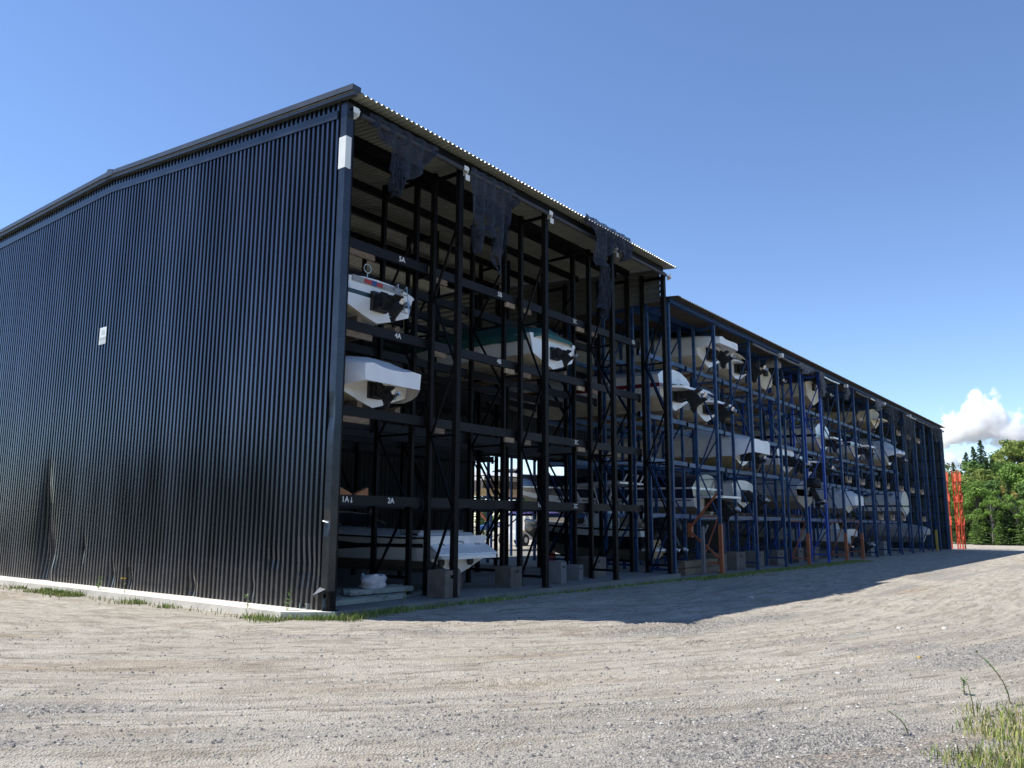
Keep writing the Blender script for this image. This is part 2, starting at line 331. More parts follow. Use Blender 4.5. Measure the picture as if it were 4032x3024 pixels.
# ------------------------------------------------------------------ sheds
def roof_z(y, e, rid, rear):
    return e+(rid-e)*(y+.35)/9.75 if y <= 9.4 else rid+(rear-rid)*(y-9.4)/9.75
def corrugated(u0, u1, pitch, depth, ridge=.42, slope=.12):
    out = []; n_ = int(round((u1-u0)/pitch)); p = (u1-u0)/n_
    for k in range(n_):
        a = u0+k*p; out += [(a, 0), (a+p*(1-ridge-2*slope)*1., 0), (a+p*(1-ridge-slope), depth), (a+p*(1-slope), depth)]
    out.append((u1, 0)); return out
TE, TR, TB = 9.93, 10.72, 10.55        # tall shed: eave, ridge, rear eave (underside of the sheet)
LE, LR, LB = 8.98, 9.75, 9.55
LINES_T = [.08, 3.44, 6.88, 10.33, 13.72]
LINES_L = [14.02, 17.7, 21.15, 24.35, 27.35, 30.3, 33.3, 36.35, 39.4, 42.45, 45.5, 48.6, 51.75, 54.9, 58.0, 61.2]
LV_T = [2.02, 3.84, 5.64, 7.42]; LV_L = [1.80, 3.68, 5.18, 7.30]
ROWS = [(.0, .80), (1.36, 2.5), (3.9, 5.05), (7.0, 8.15)]; BY = .93
def lowz(x): return -.165-.0066*(x-14)

tall = thing('tall_boat_shed', 'tall black open-fronted boat shed with ribbed black gable wall and steel racking', 'boat shed')
low = thing('low_boat_shed', 'long lower boat shed with blue steel racking running on behind the tall black shed', 'boat shed', (14, 0, 0))
low.location = (0, 0, 0)

# gable wall, ribbed, knocked about near the bottom
prof = corrugated(.10, 18.78, .15, .055, .40, .07)
def dent(y, z):
    e = 0.
    for (cy, cz, sy_, sz_, a) in ((11.2, .55, .40, .75, .16), (11.5, 1.6, .22, 1.0, .10), (10.7, .25, .3, .3, -.06), (.55, .75, .35, .35, .05), (4.3, .2, .16, .22, .07),
                                  (6.9, .25, .14, .2, .06), (7.7, .3, .16, .25, .07), (2.2, .3, .12, .2, .05), (1.5, .9, .2, .12, .03), (9.2, .9, .1, .3, .04)):
        e += a*math.exp(-((y-cy)/sy_)**2-((z-cz)/sz_)**2)
    return e+.003*nz(y*.7, z*.5, 3.)+.009*max(0, 1-z/1.2)*nz(y*2.1, z*1.3, 8.)
rows = []
zt = [0, .1, .22, .36, .5, .66, .85, 1.05, 1.3, 1.6, 2.0, 2.5, 3.2, 4.2, 5.4, 6.6, 7.8, 8.8, None]
for z in zt:
    rw = []
    for (y, o_) in prof:
        top = roof_z(y, TE, TR, TB)-.02; zz = top if z is None else .015+z
        sway = .02*nz(y*3, 5.)*max(0, 1-zz/1.2)
        rw.append((-.012-o_+dent(y, zz), y+(sway+.09*math.exp(-((y-11.0)/.5)**2-((zz-.5)/.7)**2)), zz))
    rows.append(rw)
mb = MB(); mb.grid(rows); mb.build('gable_wall', [BLACKCLAD], tall)
# corner trim, with creases
mb = MB(); rw = []
for z in np.linspace(.35, 9.85, 40):
    b = .03*math.exp(-((z-3.6)/.25)**2)+.03*math.exp(-((z-1.6)/.1)**2)+.012*nz(z*1.3, 2.); q = .05*math.exp(-((z-3.7)/.3)**2)
    rw.append([(-.066+b*.3, .115-q*.4, z), (-.073+b, .105-q*.4, z), (-.073+b, .0, z), (-.073+b*.6, -.070, z), (.10, -.073, z)])
mb.grid(rw); mb.build('corner_trim', [TRIM], tall)
mb = MB(); mb.grid([[(-.075, .125, z), (-.081, .115, z), (-.081, -.02, z), (-.081, -.083, z), (.06, -.086, z)] for z in (8.46, 9.12)])
mb.face([(-.081, .115, 8.46), (-.081, -.083, 8.46), (.06, -.086, 8.46)]); o = mb.build('corner_trim', [TRIMWHITE], tall); o['label'] = 'bright white replaced length of corner trim'
mb = MB()     # folded-out torn flap at the foot of the trim
mb.face([(-.06, .14, .42), (-.06, -.03, .40), (-.16, -.02, .36), (-.20, .18, .28)]); mb.face([(-.06, .14, .42), (-.20, .18, .28), (-.1, .2, .22)])
mb.face([(-.066, .13, 1.62), (-.066, -.04, 1.60), (-.085, -.04, 1.57), (-.085, .13, 1.60)])
o = mb.build('bent_trim_flap', [mat('creased_trim', (.30, .31, .33), .25, .5, .1)], tall)
# rake fascia along the gable: lower step, upper cap
mb = MB()
for (y0, y1) in ((-.38, 9.4), (9.4, 18.95)):
    for (x0, x1, a, b) in ((-.18, -.072, -.07, .02), (-.22, .0, .02, .135)):
        z0 = roof_z(y0, TE, TR, TB); z1 = roof_z(y1, TE, TR, TB)
        mb.hexa([(x0, y0, z0+a), (x1, y0, z0+a), (x1, y1, z1+a), (x0, y1, z1+a), (x0, y0, z0+b), (x1, y0, z0+b), (x1, y1, z1+b), (x0, y1, z1+b)])
mb.hexa([(-.225, 9.15, TR-.01), (.01, 9.15, TR-.01), (.01, 9.65, TR-.01), (-.225, 9.65, TR-.01), (-.225, 9.15, TR+.13), (.01, 9.15, TR+.13), (.01, 9.4, TR+.20), (-.225, 9.4, TR+.20)])
mb.build('rake_fascia', [mat('fascia_trim', (.065, .07, .08), .32, .3, .12, 2)], tall)
mb = MB()
for (y0, y1) in ((.2, 9.4), (9.4, 18.78)):
    z0 = roof_z(y0, TE, TR, TB); z1 = roof_z(y1, TE, TR, TB)
    mb.hexa([(-.088, y0, z0-.42), (-.068, y0, z0-.42), (-.068, y1, z1-.42), (-.088, y1, z1-.42), (-.088, y0, z0-.24), (-.068, y0, z0-.24), (-.068, y1, z1-.24), (-.088, y1, z1-.24)])
mb.build('wall_top_trim', [TRIM], tall)
# the sign half way up
mb = MB(); mb.box((-.083, 8.98, 6.08), (-.076, 9.33, 6.53)); sg = mb.build('notice_board', [WHITEPAINT], None)
tag(sg, 'small white notice screwed to the black ribbed wall', 'sign')
mb = MB()
for (z0, z1, y0, y1) in ((6.23, 6.27, 9.0, 9.31), (6.19, 6.215, 9.01, 9.3), (6.145, 6.16, 9.02, 9.29), (6.10, 6.115, 9.02, 9.28), (6.34, 6.46, 9.07, 9.22)): mb.box((-.0865, y0, z0), (-.0845, y1, z1), 0)
o = mb.build('printed_lines', [mat('faint_grey_print', (.52, .55, .53), .6)], sg)

def roof(parent, x0, x1, E, Rg, B, pitch, side_mat, top_mat):
    for (ya, yb, nm) in ((-.38, 9.4, 'roof_sheet'), (9.4, 19.05, 'roof_sheet')):
        pr = corrugated(x0, x1, pitch, .035); rows = []
        for y in np.linspace(ya, yb, 3): rows.append([(x, y, roof_z(y, E, Rg, B)+o_) for (x, o_) in pr])
        mb = MB(); mb.grid(rows); mb.build(nm, [side_mat], parent)
        rows = [[(p[0], p[1], p[2]+.006) for p in rw] for rw in rows]
        mb = MB(); mb.grid(rows, 0); mb.build('roof_skin', [top_mat], parent)
    mb = MB(); z = Rg+.05
    mb.hexa([(x0, 9.0, z-.03), (x1, 9.0, z-.03), (x1, 9.4, z), (x0, 9.4, z), (x0, 9.0, z-.01), (x1, 9.0, z-.01), (x1, 9.4, z+.03), (x0, 9.4, z+.03)])
    mb.hexa([(x0, 9.4, z), (x1, 9.4, z), (x1, 9.8, z-.02), (x0, 9.8, z-.02), (x0, 9.4, z+.03), (x1, 9.4, z+.03), (x1, 9.8, z), (x0, 9.8, z)])
    mb.build('ridge_cap', [top_mat], parent)
roof(tall, -.2, 13.98, TE, TR, TB, .145, GALV, GALVTOP)
roof(low, 14.0, 61.75, LE, LR, LB, .15, mat('dull_roof_underside', (.10, .085, .065), .6, .1, .2, 1.5), mat('dark_blue_roof', (.05, .06, .10), .5, .2, .15))
PUR = [-.02, 1.25, 1.75, 3.3, 5.0, 6.9, 8.4, 10.4, 12.5, 14.6, 16.7, 18.6]
def purlins(parent, x0, x1, E, Rg, B, m_, hgt, only=None):
    for y in PUR:
        z = roof_z(y, E, Rg, B); mb = MB()
        if y < 0:      # eave channel: web and bottom lip
            mb.box((x0, y-.03, z-hgt-.04), (x1, y+.03, z-.006)); mb.box((x0, y-.12, z-hgt-.04), (x1, y-.032, z-hgt-.02))
        else: mb.box((x0, y-.03, z-hgt), (x1, y+.03, z-.006)); mb.box((x0, y+.031, z-hgt), (x1, y+.09, z-hgt+.02))
        mb.build('eave_beam' if y < 0 else 'purlin', [m_], parent)
purlins(tall, .02, 13.65, TE, TR, TB, BLKSTEEL, .2)
purlins(low, 14.1, 61.3, LE, LR, LB, BLUE, .17)
# inside walls: back wall between front and rear racks
def wall_x(parent, name, y, spans, pitch, m_, depth=.03):
    mb = MB()
    for (x0, x1, z0, z1) in spans:
        pr = corrugated(x0, x1, pitch, depth); mb.grid([[(x, y-o_, z) for (x, o_) in pr] for z in (z0, z1)])
    return mb.build(name, [m_], parent)
wall_x(tall, 'back_wall', 9.4, [(.05, 13.9, 0, 8.5)], .2, INNERWALL)
wall_x(low, 'back_wall', 9.4, [(14.0, 15.1, -.3, 8.1), (15.1, 22.2, 4.25, 8.1), (22.2, 61.4, -.6, 8.1)], .2, INNERWALL)
def wall_y(parent, name, x, y0, y1, zlo, zhi, pitch, m_, sgn=-1):
    pr = corrugated(y0, y1, pitch, .03); mb = MB()
    mb.grid([[(x+sgn*o_, y, zlo(y)) for (y, o_) in pr], [(x+sgn*o_, y, zhi(y)) for (y, o_) in pr]]); return mb.build(name, [m_], parent)
# step wall between the two roofs, ribs lying level
rows = []
for z in np.arange(8.85, 10.9, .05): rows.append(z)
mb = MB(); rr = []
for k, z in enumerate(rows): rr.append([(13.80-(.02 if k % 4 < 2 else 0), y, min(z, roof_z(y, TE, TR, TB)-.03)) for y in np.linspace(.15, 18.7, 12)])
mb.grid(rr); mb.build('step_wall', [mat('step_cladding', (.13, .135, .13), .5, .2)], tall)
wall_y(low, 'end_wall', 61.55, -.05, 18.7, lambda y: -.48, lambda y: roof_z(y, LE, LR, LB)-.02, .25, ENDWALL)
mb = MB()
for z in (.9, 2.3, 3.6, 5.0, 6.4, 7.8): mb.box((61.38, .0, z-.06), (61.51, 9.3, z+.06))
mb.build('wall_girts', [mat('dark_girt', (.012, .016, .02), .6)], low)
mb = MB(); mb.box((61.50, -.14, -.5), (61.66, -.055, 8.9)); mb.build('corner_trim', [mat('grey_trim', (.16, .17, .18), .4)], low)

# racking
def frame(parent, x, ya, yb, z0, zta, ztb, pw, pd, m_, lace=None, ph=0, low_orange=None, front=True):
    L_ = lace or m_; mb = MB(); z = z0+.25+ph; flip = False; mats = [L_, ORANGE]; step = 1.62
    mb.box((x-.03, ya+pd/2, z-.03), (x+.03, yb-pd/2, z+.03), 1 if low_orange else 0)
    while z+step < min(zta, ztb)-.2:
        mi = 1 if (low_orange and z < 1.0) else 0
        a, b = (ya+pd/2, yb-pd/2) if flip else (yb-pd/2, ya+pd/2)
        mb.bar((x, a, z), (x, b, z+step), .045, .045, mi, up=(1, 0, 0)); z += step; flip = not flip
        if (int(z/step) % 2) == 0 or mi: mb.box((x-.022, ya+pd/2, z-.025), (x+.022, yb-pd/2, z+.025), mi)
    mb.bar((x, yb-pd/2-.02 if not flip else ya+pd/2+.02, z), (x, yb-pd/2-.02 if not flip else ya+pd/2+.02, min(zta, ztb)-.09), .04, .04)
    mb.box((x-.03, ya+pd/2, min(zta, ztb)-.16), (x+.03, yb-pd/2, min(zta, ztb)-.08))
    fr = mb.build('upright_frame', mats, parent)
    for (y, zt_) in ((ya, zta), (yb, ztb)):
        mb = MB(); wd = pw if y == ya and ya < .1 else pw*.72
        # open channel section: web and two flanges with return lips
        mb.box((x-wd/2, y-pd/2, z0), (x+wd/2, y-pd/2+.012, zt_)); mb.box((x-wd/2, y-pd/2+.0125, z0), (x-wd/2+.012, y+pd/2, zt_))
        mb.box((x+wd/2-.012, y-pd/2+.0125, z0), (x+wd/2, y+pd/2, zt_)); mb.box((x-wd/2+.0125, y+pd/2-.012, z0), (x-wd/2+.045, y+pd/2, zt_)); mb.box((x+wd/2-.045, y+pd/2-.012, z0), (x+wd/2-.0125, y+pd/2, zt_))
        mb.box((x-wd/2-.05, y-pd/2-.04, z0-.002), (x+wd/2+.05, y+pd/2+.04, z0+.012))
        mb.build('post', [m_], fr)
    return fr
def perforate(m_, c_hole, pitch=.075):
    n = m_.node_tree; L = n.links.new; b = n.nodes['Principled BSDF']; src = b.inputs['Base Color'].links[0].from_socket
    tc = n.nodes.new('ShaderNodeTexCoord'); sp = n.nodes.new('ShaderNodeSeparateXYZ'); L(tc.outputs['Object'], sp.inputs[0])
    mm = n.nodes.new('ShaderNodeMath'); mm.operation = 'PINGPONG'; mm.inputs[1].default_value = pitch/2; L(sp.outputs[2], mm.inputs[0])
    lt = n.nodes.new('ShaderNodeMath'); lt.operation = 'LESS_THAN'; lt.inputs[1].default_value = pitch*.16; L(mm.outputs[0], lt.inputs[0])
    g = n.nodes.new('ShaderNodeNewGeometry'); sn = n.nodes.new('ShaderNodeSeparateXYZ'); L(g.outputs['True Normal'], sn.inputs[0])
    ab = n.nodes.new('ShaderNodeMath'); ab.operation = 'ABSOLUTE'; L(sn.outputs[1], ab.inputs[0])
    gt = n.nodes.new('ShaderNodeMath'); gt.operation = 'GREATER_THAN'; gt.inputs[1].default_value = .5; L(ab.outputs[0], gt.inputs[0])
    mu = n.nodes.new('ShaderNodeMath'); mu.operation = 'MULTIPLY'; L(lt.outputs[0], mu.inputs[0]); L(gt.outputs[0], mu.inputs[1])
    mx = n.nodes.new('ShaderNodeMix'); mx.data_type = 'RGBA'; L(mu.outputs[0], mx.inputs[0]); L(src, mx.inputs[6]); mx.inputs[7].default_value = (*c_hole, 1); L(mx.outputs[2], b.inputs['Base Color'])
BLKPOST = mat('black_post_paint', (.006, .006, .008), .55, 0, .35, 5, .2, 30, .14, c2=(.011, .009, .009)); perforate(BLKPOST, (.002, .002, .002))
BLUEPOST = mat('blue_post_paint', (.014, .05, .145), .5, 0, .35, 5, .2, 30, .25, c2=(.03, .075, .17)); perforate(BLUEPOST, (.008, .02, .05))
for x in LINES_T:
    for k, (a, b) in enumerate(ROWS): frame(tall, x, a, b, .0, roof_z(a, TE, TR, TB)-.22, roof_z(b, TE, TR, TB)-.22, .14 if k == 0 else .12, .12, BLKPOST, BLKSTEEL, ph=.1*k)
    for a in (10.6, 14.4, 18.4):
        mb = MB(); mb.box((x-.06, a-.05, 0), (x+.06, a+.05, roof_z(a, TE, TR, TB)-.22)); mb.build('rear_post', [BLKSTEEL], tall)
OR_LINES = {17.7, 27.35, 33.3, 36.35}
for i, x in enumerate(LINES_L):
    mm = BRIGHTBLUE if x == 30.3 else BLUEPOST
    for k, (a, b) in enumerate(ROWS if x < 60 else ROWS[:1]):
        if k == 3 or (x > 40 and k == 2) or (x > 47 and k == 1): continue
        frame(low, x, a, b, lowz(x)+.01, roof_z(a, LE, LR, LB)-.2, roof_z(b, LE, LR, LB)-.2, .11, .10, mm, mm if x == 30.3 else BLUE, ph=.1*(k+i % 2), low_orange=(k == 0 and x in OR_LINES))
    if i < 7:
        for a in (10.6, 14.4, 18.4):
            mb = MB(); mb.box((x-.05, a-.05, lowz(x)), (x+.05, a+.05, roof_z(a, LE, LR, LB)-.2)); mb.build('rear_post', [BLUE], low)
for x in OR_LINES:      # orange repair sleeves on bumped front posts
    z = lowz(x); mb = MB(); mb.box((x-.062, -.07, z), (x+.062, .062, z+(1.72 if x == 17.7 else 1.35))); mb.box((x-.12, -.13, z-.01), (x+.12, .12, z+.03)); mb.build('repair_sleeve', [ORANGE], low)
mb = MB(); z = lowz(56.5); mb.box((56.44, -.1, z), (56.58, .04, z+1.5)); mb.build('repair_sleeve', [YELLOW], low)
mb = MB(); mb.bar((17.66, 1.08, 1.45), (17.66, .05, 2.62), .07, .07, 0, up=(1, 0, 0)); mb.bar((17.66, 1.08, 1.2), (17.66, .07, .35), .07, .07, 0, up=(1, 0, 0)); mb.box((17.60, 1.06, 1.05), (17.76, 1.22, 1.55)); mb.build('repair_brace', [ORANGE], low)
def beams(parent, lines, levels, ys, m_, h_, dz=None):
    lst = []
    for i in range(len(lines)-1):
        x0, x1 = lines[i]+.075, lines[i+1]-.075
        for lv in levels:
            for y in ys:
                z = lv+(dz((x0+x1)/2) if dz else 0); lst.append((y, x0, x1, z, i, lv))
    lst.sort(key=lambda q: (q[0], q[1])); rest = MB(); made = {}
    for n_, (y, x0, x1, z, i, lv) in enumerate(lst):
        mb = MB() if n_ < 96 else rest
        mb.box((x0, y-.05, z-h_/2), (x1, y+.05, z+h_/2)); mb.box((x0, y-.062, z-h_/2-.05), (x0+.012, y+.056, z+h_/2+.01)); mb.box((x1-.012, y-.056, z-h_/2-.05), (x1, y+.056, z+h_/2+.01))
        if n_ < 96: made[(i, lv, y)] = mb.build('rack_beam', [m_], parent)
    if rest.v: rest.build('rack_beams_behind', [m_], parent)['kind'] = 'stuff'
    return made
TB_ = beams(tall, LINES_T, LV_T, (BY, 2.62, 4.02, 5.17, 7.12, 8.27), BLKBEAM, .21)
ldz = lambda x: -.006*(x-16)
LB_ = beams(low, LINES_L[:13], LV_L, (1.2, 2.62, 4.02, 5.17), BLUEBEAM, .15, ldz)
for (s, x, k, b) in (('5A', 2.5, 3, 0), ('5B', 6.08, 3, 1), ('5C', 9.68, 3, 2), ('5D', 13.22, 3, 3), ('4A', 2.44, 2, 0), ('4B', 6.07, 2, 1), ('3C', 9.7, 1, 2),
                     ('2A', 2.37, 0, 0), ('2C', 9.65, 0, 2), ('1A', 1.10, 0, 0), ('1C', 7.88, 0, 2)):
    bm_ = TB_[(b, LV_T[k], BY)]
    text(s, .165, (x, BY-.0535, LV_T[k]+.01), LETTER, bm_, 'bay_number')
    if s[0] == '1':
        mb = MB(); mb.box((x+.155, BY-.0545, LV_T[k]-.02), (x+.172, BY-.051, LV_T[k]+.06))
        mb.face([(x+.13, BY-.0545, LV_T[k]-.015), (x+.197, BY-.0545, LV_T[k]-.015), (x+.1635, BY-.0545, LV_T[k]-.06)]); mb.build('arrow_mark', [LETTER], bm_)
# timber packers under the beams of the black racks
for b in range(4):
    for lv in LV_T[1:]:
        x = LINES_T[b]+.12; mb = MB(); mb.box((x, BY-.03, lv-.235), (x+(1.5 if b == 0 else .5), BY+.03, lv-.108)); mb.build('timber_packer', [WOOD], tall)
        if b in (1, 2):
            mb = MB(); mb.box((LINES_T[b+1]-.5, BY-.035, lv-.23), (LINES_T[b+1]-.12, BY+.03, lv-.106)); mb.build('timber_packer', [WOODPALE], tall)
for x in LINES_T[:4]+[13.85]:      # white shutter brackets at the eave
    mb = MB(); z = TE-.36
    mb.hexa([(x+.02, -.20, z), (x+.05, -.20, z), (x+.05, -.07, z-.03), (x+.02, -.07, z-.03), (x+.02, -.24, z+.10), (x+.05, -.24, z+.10), (x+.05, -.07, z+.14), (x+.02, -.07, z+.14)])
    mb.box((x-.12, -.24, z+.02), (x+.02, -.225, z+.13)); 
    if x > 1 and x < 13: mb.box((x-.05, -.22, z-.19), (x+.09, -.20, z-.05))
    mb.build('shutter_bracket', [TRIMWHITE], tall)
for i in range(4):
    mb = MB(); mb.tube([(LINES_T[i]+.12, -.17, TE-.30), (LINES_T[i+1]-.12, -.17, TE-.30)], .055, 8); mb.build('roller_tube', [mat('roller_black', (.03, .032, .04), .6)], tall)
for i in (2, 3, 5, 7, 8, 11, 12, 13):
    mb = MB(); x0, x1 = LINES_L[i]+.1, LINES_L[i+1]-.1; z = LE-.30
    mb.tube([(x0, -.15, z), ((x0+x1)/2, -.15, z-.03), (x1, -.15, z)], .05, 8); mb.build('roller_tube', [METAL if i in (5, 8, 11) else NETGREY], low)
for x in (24.35, 34.3, 42.45, 49.5, 61.5):
    mb = MB(); mb.box((x-.08, -.3, LE-.36), (x+.1, -.12, LE-.2)); mb.tube([(x+.1, -.21, LE-.28), (x+.16, -.21, LE-.28)], .05, 8); mb.build('shutter_bracket', [TRIMWHITE], low)

# ------------------------------------------------------------------ torn shade netting hanging from the eaves
def net(x0, x1, ztop, lens, m_, label, fold=.10, y=-.2, seed=0, group='torn netting hanging from the eaves', holes=.0):
    r_ = random.Random(seed); n_ = 34; k_ = 22; rows = []
    def ln(t):
        t *= len(lens)-1; i = min(int(t), len(lens)-2); return lens[i]+(lens[i+1]-lens[i])*(t-i)
    for a in range(k_+1):
        v = a/k_; rw = []
        for b in range(n_+1):
            t = b/n_; L_ = ln(t)+.10*nz(t*14, seed)
            x = x0+(x1-x0)*(t+.05*v*nz(t*4, seed+5.)); z = ztop-L_*v+.02*nz(t*9, v*6, seed)
            rw.append((x+.06*v*nz(t*6, v*3, seed+2.), y+fold*(math.sin(t*31+seed+v*2)*.8+nz(t*9, v*3, seed))*(.25+v), z))
        rows.append(rw)
    mb = MB(); mb.grid(rows)
    kf = [i for i in range(len(mb.f)) if not (holes and i//n_ > k_*.4 and nz((i % n_)*.4, (i//n_)*.35, seed+9.) > .5-holes)]
    mb.f = [mb.f[i] for i in kf]; mb.m = [mb.m[i] for i in kf]
    o = mb.build('torn_netting', [m_], None, smooth=True); return tag(o, label, 'netting', group)
net(.45, 2.5, TE-.14, [.25, .3, .45, .7, .75, 1.15, 1.05, .95, .8, .5, .2, .12], FABRICNET, 'torn black netting bunched in a sagging bag under the roof corner of the nearest bay', seed=1)
net(1.05, 1.45, TE-.75, [.75, .95, .9, .6], FABRICNET, 'twisted black strip dangling below the bagged netting of the nearest bay', .12, seed=2)
net(3.62, 5.35, TE-.16, [1.85, 2.05, 2.0, 1.55, 1.6, 2.0, 2.45, 1.9, 1.3, .6, .3], FABRICNET, 'widest torn black netting curtain hanging in the second bay with ragged tails', .12, seed=3, holes=.06)
net(8.2, 10.75, TE+.1, [.1, .25, .75, 1.35, 1.3, .9, .55, .5, .85, .8, .6], FABRICNET, 'torn black netting flung up over the eave of the third bay', .12, seed=4, y=-.42)
net(9.35, 9.85, TE-.9, [1.3, 1.75, 1.5, .8], FABRICNET, 'long narrow black tail of netting hanging in the third bay', .1, seed=5)
for i, (xa, xb, ls, lb) in enumerate(((27.0, 28.9, [.3, .5, .4, .25, .3], 'grey netting scrap at the low eave beside the first grey tube'), (29.9, 30.5, [1.1, 1.3, .9, .5], 'grey netting tatter knotted round the bright blue post top'), (34.2, 34.6, [.6, .9, .3], 'small pale netting tatter by a white bracket mid way along the low eave'),
                               (40.5, 42.0, [.8, .7, .6, .3], 'square hanging corner of pale netting under the low eave'), (43.2, 46.0, [.4, 1.3, .8, 1.5, .6], 'ragged dark netting over the far third of the low eave'), (47.6, 51.0, [4.4, 1.2, 3.2, 1.0, 2.4, .5], 'longest netting shreds trailing in the far bays of the low shed'), (56.5, 61.0, [.3, .8, 1.4, .7, 2.2], 'thin netting shreds at the far end of the low eave'))):
    net(xa, xb, LE-.16, ls, NETGREY if i < 4 else THINNET, lb, .12, seed=20+i, holes=.1 if i > 3 else 0)

# ------------------------------------------------------------------ boats (local: transom at y=0, bow to +y, keel z=0)
def boat_profile(t, L_, B, D):
    b = B/2*(1-max(0, (t-.42)/.58)**2.3*.97); b *= .94+.06*min(1, t*3)
    ks = 0 if t < .55 else D*.85*((t-.55)/.45)**2.1
    cz = D*.36+(D*.55)*max(0, (t-.35)/.65)**1.8; sz = D+.28*t*t
    return b, ks, min(cz, sz-.12), sz
def hull(parent, L_=6.6, B=2.35, D=1.0, bottom=CREAM, side=GEL, stripe=None, smooth=False, rake=.0, flare=.9, topband=None):
    mats = [bottom, side, stripe or side, topband or side]; mb = MB(); n_ = 16; rows = []
    for k in range(n_+1):
        t = k/n_; b, kz, cz, sz = boat_profile(t, L_, B, D); y = t*L_; cb = b*.86*(1-.25*t*t); h_ = sz-cz
        sec = [(0, kz), (cb*.5, kz+(cz-kz)*.44), (cb*.52, kz+(cz-kz)*.50), (cb, cz), (cb+.03, cz+.015), (cb+(b-cb)*.55, cz+h_*.42), (cb+(b-cb)*.72, cz+h_*.60), (b, sz-.09), (b+.03, sz-.085), (b+.03, sz-.02), (b-.02, sz)]
        yy = lambda z: y-rake*(1-z/max(sz, .1))*(1-t)
        rows.append([(-x, yy(z), z) for (x, z) in sec[::-1]]+[(x, yy(z), z) for (x, z) in sec[1:]])
    band = [3, 1, 3, 3, 2, 1, 1, 0, 0, 0][::1]
    def mi(a, b_): 
        j = b_ if b_ < 10 else 19-b_
        return (3, 1, 1, 3, 2, 1, 1, 0, 0, 0)[j] if j != 0 else 3
    mb.grid(rows, mi)
    s = rows[0]; N_ = len(s)
    for j in range(10):     # transom in level bands
        a, b_, c, e = s[j], s[j+1], s[N_-2-j], s[N_-1-j]; m_ = mi(0, j)
        if j == 9: mb.face([a, b_, e], 1)
        else: mb.face([a, b_, c, e], 1 if m_ == 0 else m_)
    return mb.build('hull', mats, parent)
def deck(parent, L_, B, D, m_=GEL, crown=.16, aft=.0, fore_only=False, name='deck'):
    mb = MB(); rows = []
    for k in range(15):
        t = k/14; b, kz, cz, sz = boat_profile(t, L_, B, D); c = crown*(min(1, max(0, (t-aft)*4)) if aft else 1)
        rows.append([(x*(b-.02), t*L_, sz+.002+c*(1-abs(x)**2.5)) for x in (-1, -.8, -.4, 0, .4, .8, 1)])
    mb.grid(rows); s = rows[0]; mb.face(list(s)[::-1]); return mb.build(name, [m_], parent, smooth=True)
def sterndrive(parent, z=.35, tilt=.9, sc_=1., m_=DRIVE, x=0.):
    mb = MB(); s = sc_
    mb.cbox((x, -.05*s, z+.16*s), (.50*s, .10*s, .50*s)); mb.cbox((x, -.16*s, z+.12*s), (.34*s, .16*s, .38*s))
    ca, sa = math.cos(tilt), math.sin(tilt)
    def P(a, b): return (x, -.20*s-(b*sa+a*ca*.0)-a*ca, z+.05*s+a*sa*.55-b*ca)   # a: aft, b: down the leg
    mb.bar((x, -.16*s, z+.30*s), (x, -.55*s, z-.02*s), .24*s, .26*s); mb.bar((x, -.40*s, z+.16*s), (x, -.74*s, z-.22*s), .15*s, .34*s)
    mb.bar((x, -.46*s, z+.05*s), (x, -.80*s, z+.22*s), .30*s, .035*s)
    mb.tube([(x, -.46*s, z-.24*s), (x, -.62*s, z-.22*s), (x, -.98*s, z-.06*s)], [.03*s, .085*s, .06*s], 8)
    mb.hexa([(x-.012, -.46*s, z-.30*s), (x+.012, -.46*s, z-.30*s), (x+.012, -.72*s, z-.22*s), (x-.012, -.72*s, z-.22*s), (x-.012, -.56*s, z-.46*s), (x+.012, -.56*s, z-.46*s), (x+.012, -.66*s, z-.42*s), (x-.012, -.66*s, z-.42*s)])
    for q in (-.2, .2): mb.tube([(x+q*s, -.1*s, z-.08*s), (x+q*.6*s, -.52*s, z+.0*s)], .028*s, 6)
    mb.tube([(x+.1*s, -.08*s, z+.3*s), (x+.2*s, -.25*s, z+.05*s), (x+.12*s, -.38*s, z+.1*s)], .025*s, 6); mb.tube([(x-.12*s, -.08*s, z+.25*s), (x-.22*s, -.22*s, z-.05*s), (x-.1*s, -.4*s, z-.02*s)], .03*s, 6)
    o = mb.build('sterndrive', [m_], parent); propeller(o, (x, -.99*s, z-.055*s), .19*s); return o
def propeller(parent, c, rad, m_=METAL):
    mb = MB(); c = Vector(c); mb.tube([c+Vector((0, .05, 0)), c+Vector((0, -.10, .03))], [.05, .03], 8)
    for k in range(3):
        a = k*2.094+.4; e1 = Vector((math.cos(a), 0, math.sin(a))); e2 = Vector((-math.sin(a), .5, math.cos(a)))
        mb.face([c+e1*.04-e2*.03, c+e1*rad*.6-e2*rad*.42, c+e1*rad-e2*.02, c+e1*rad*.75+e2*rad*.35, c+e1*.04+e2*.03])
    return mb.build('propeller', [m_], parent)
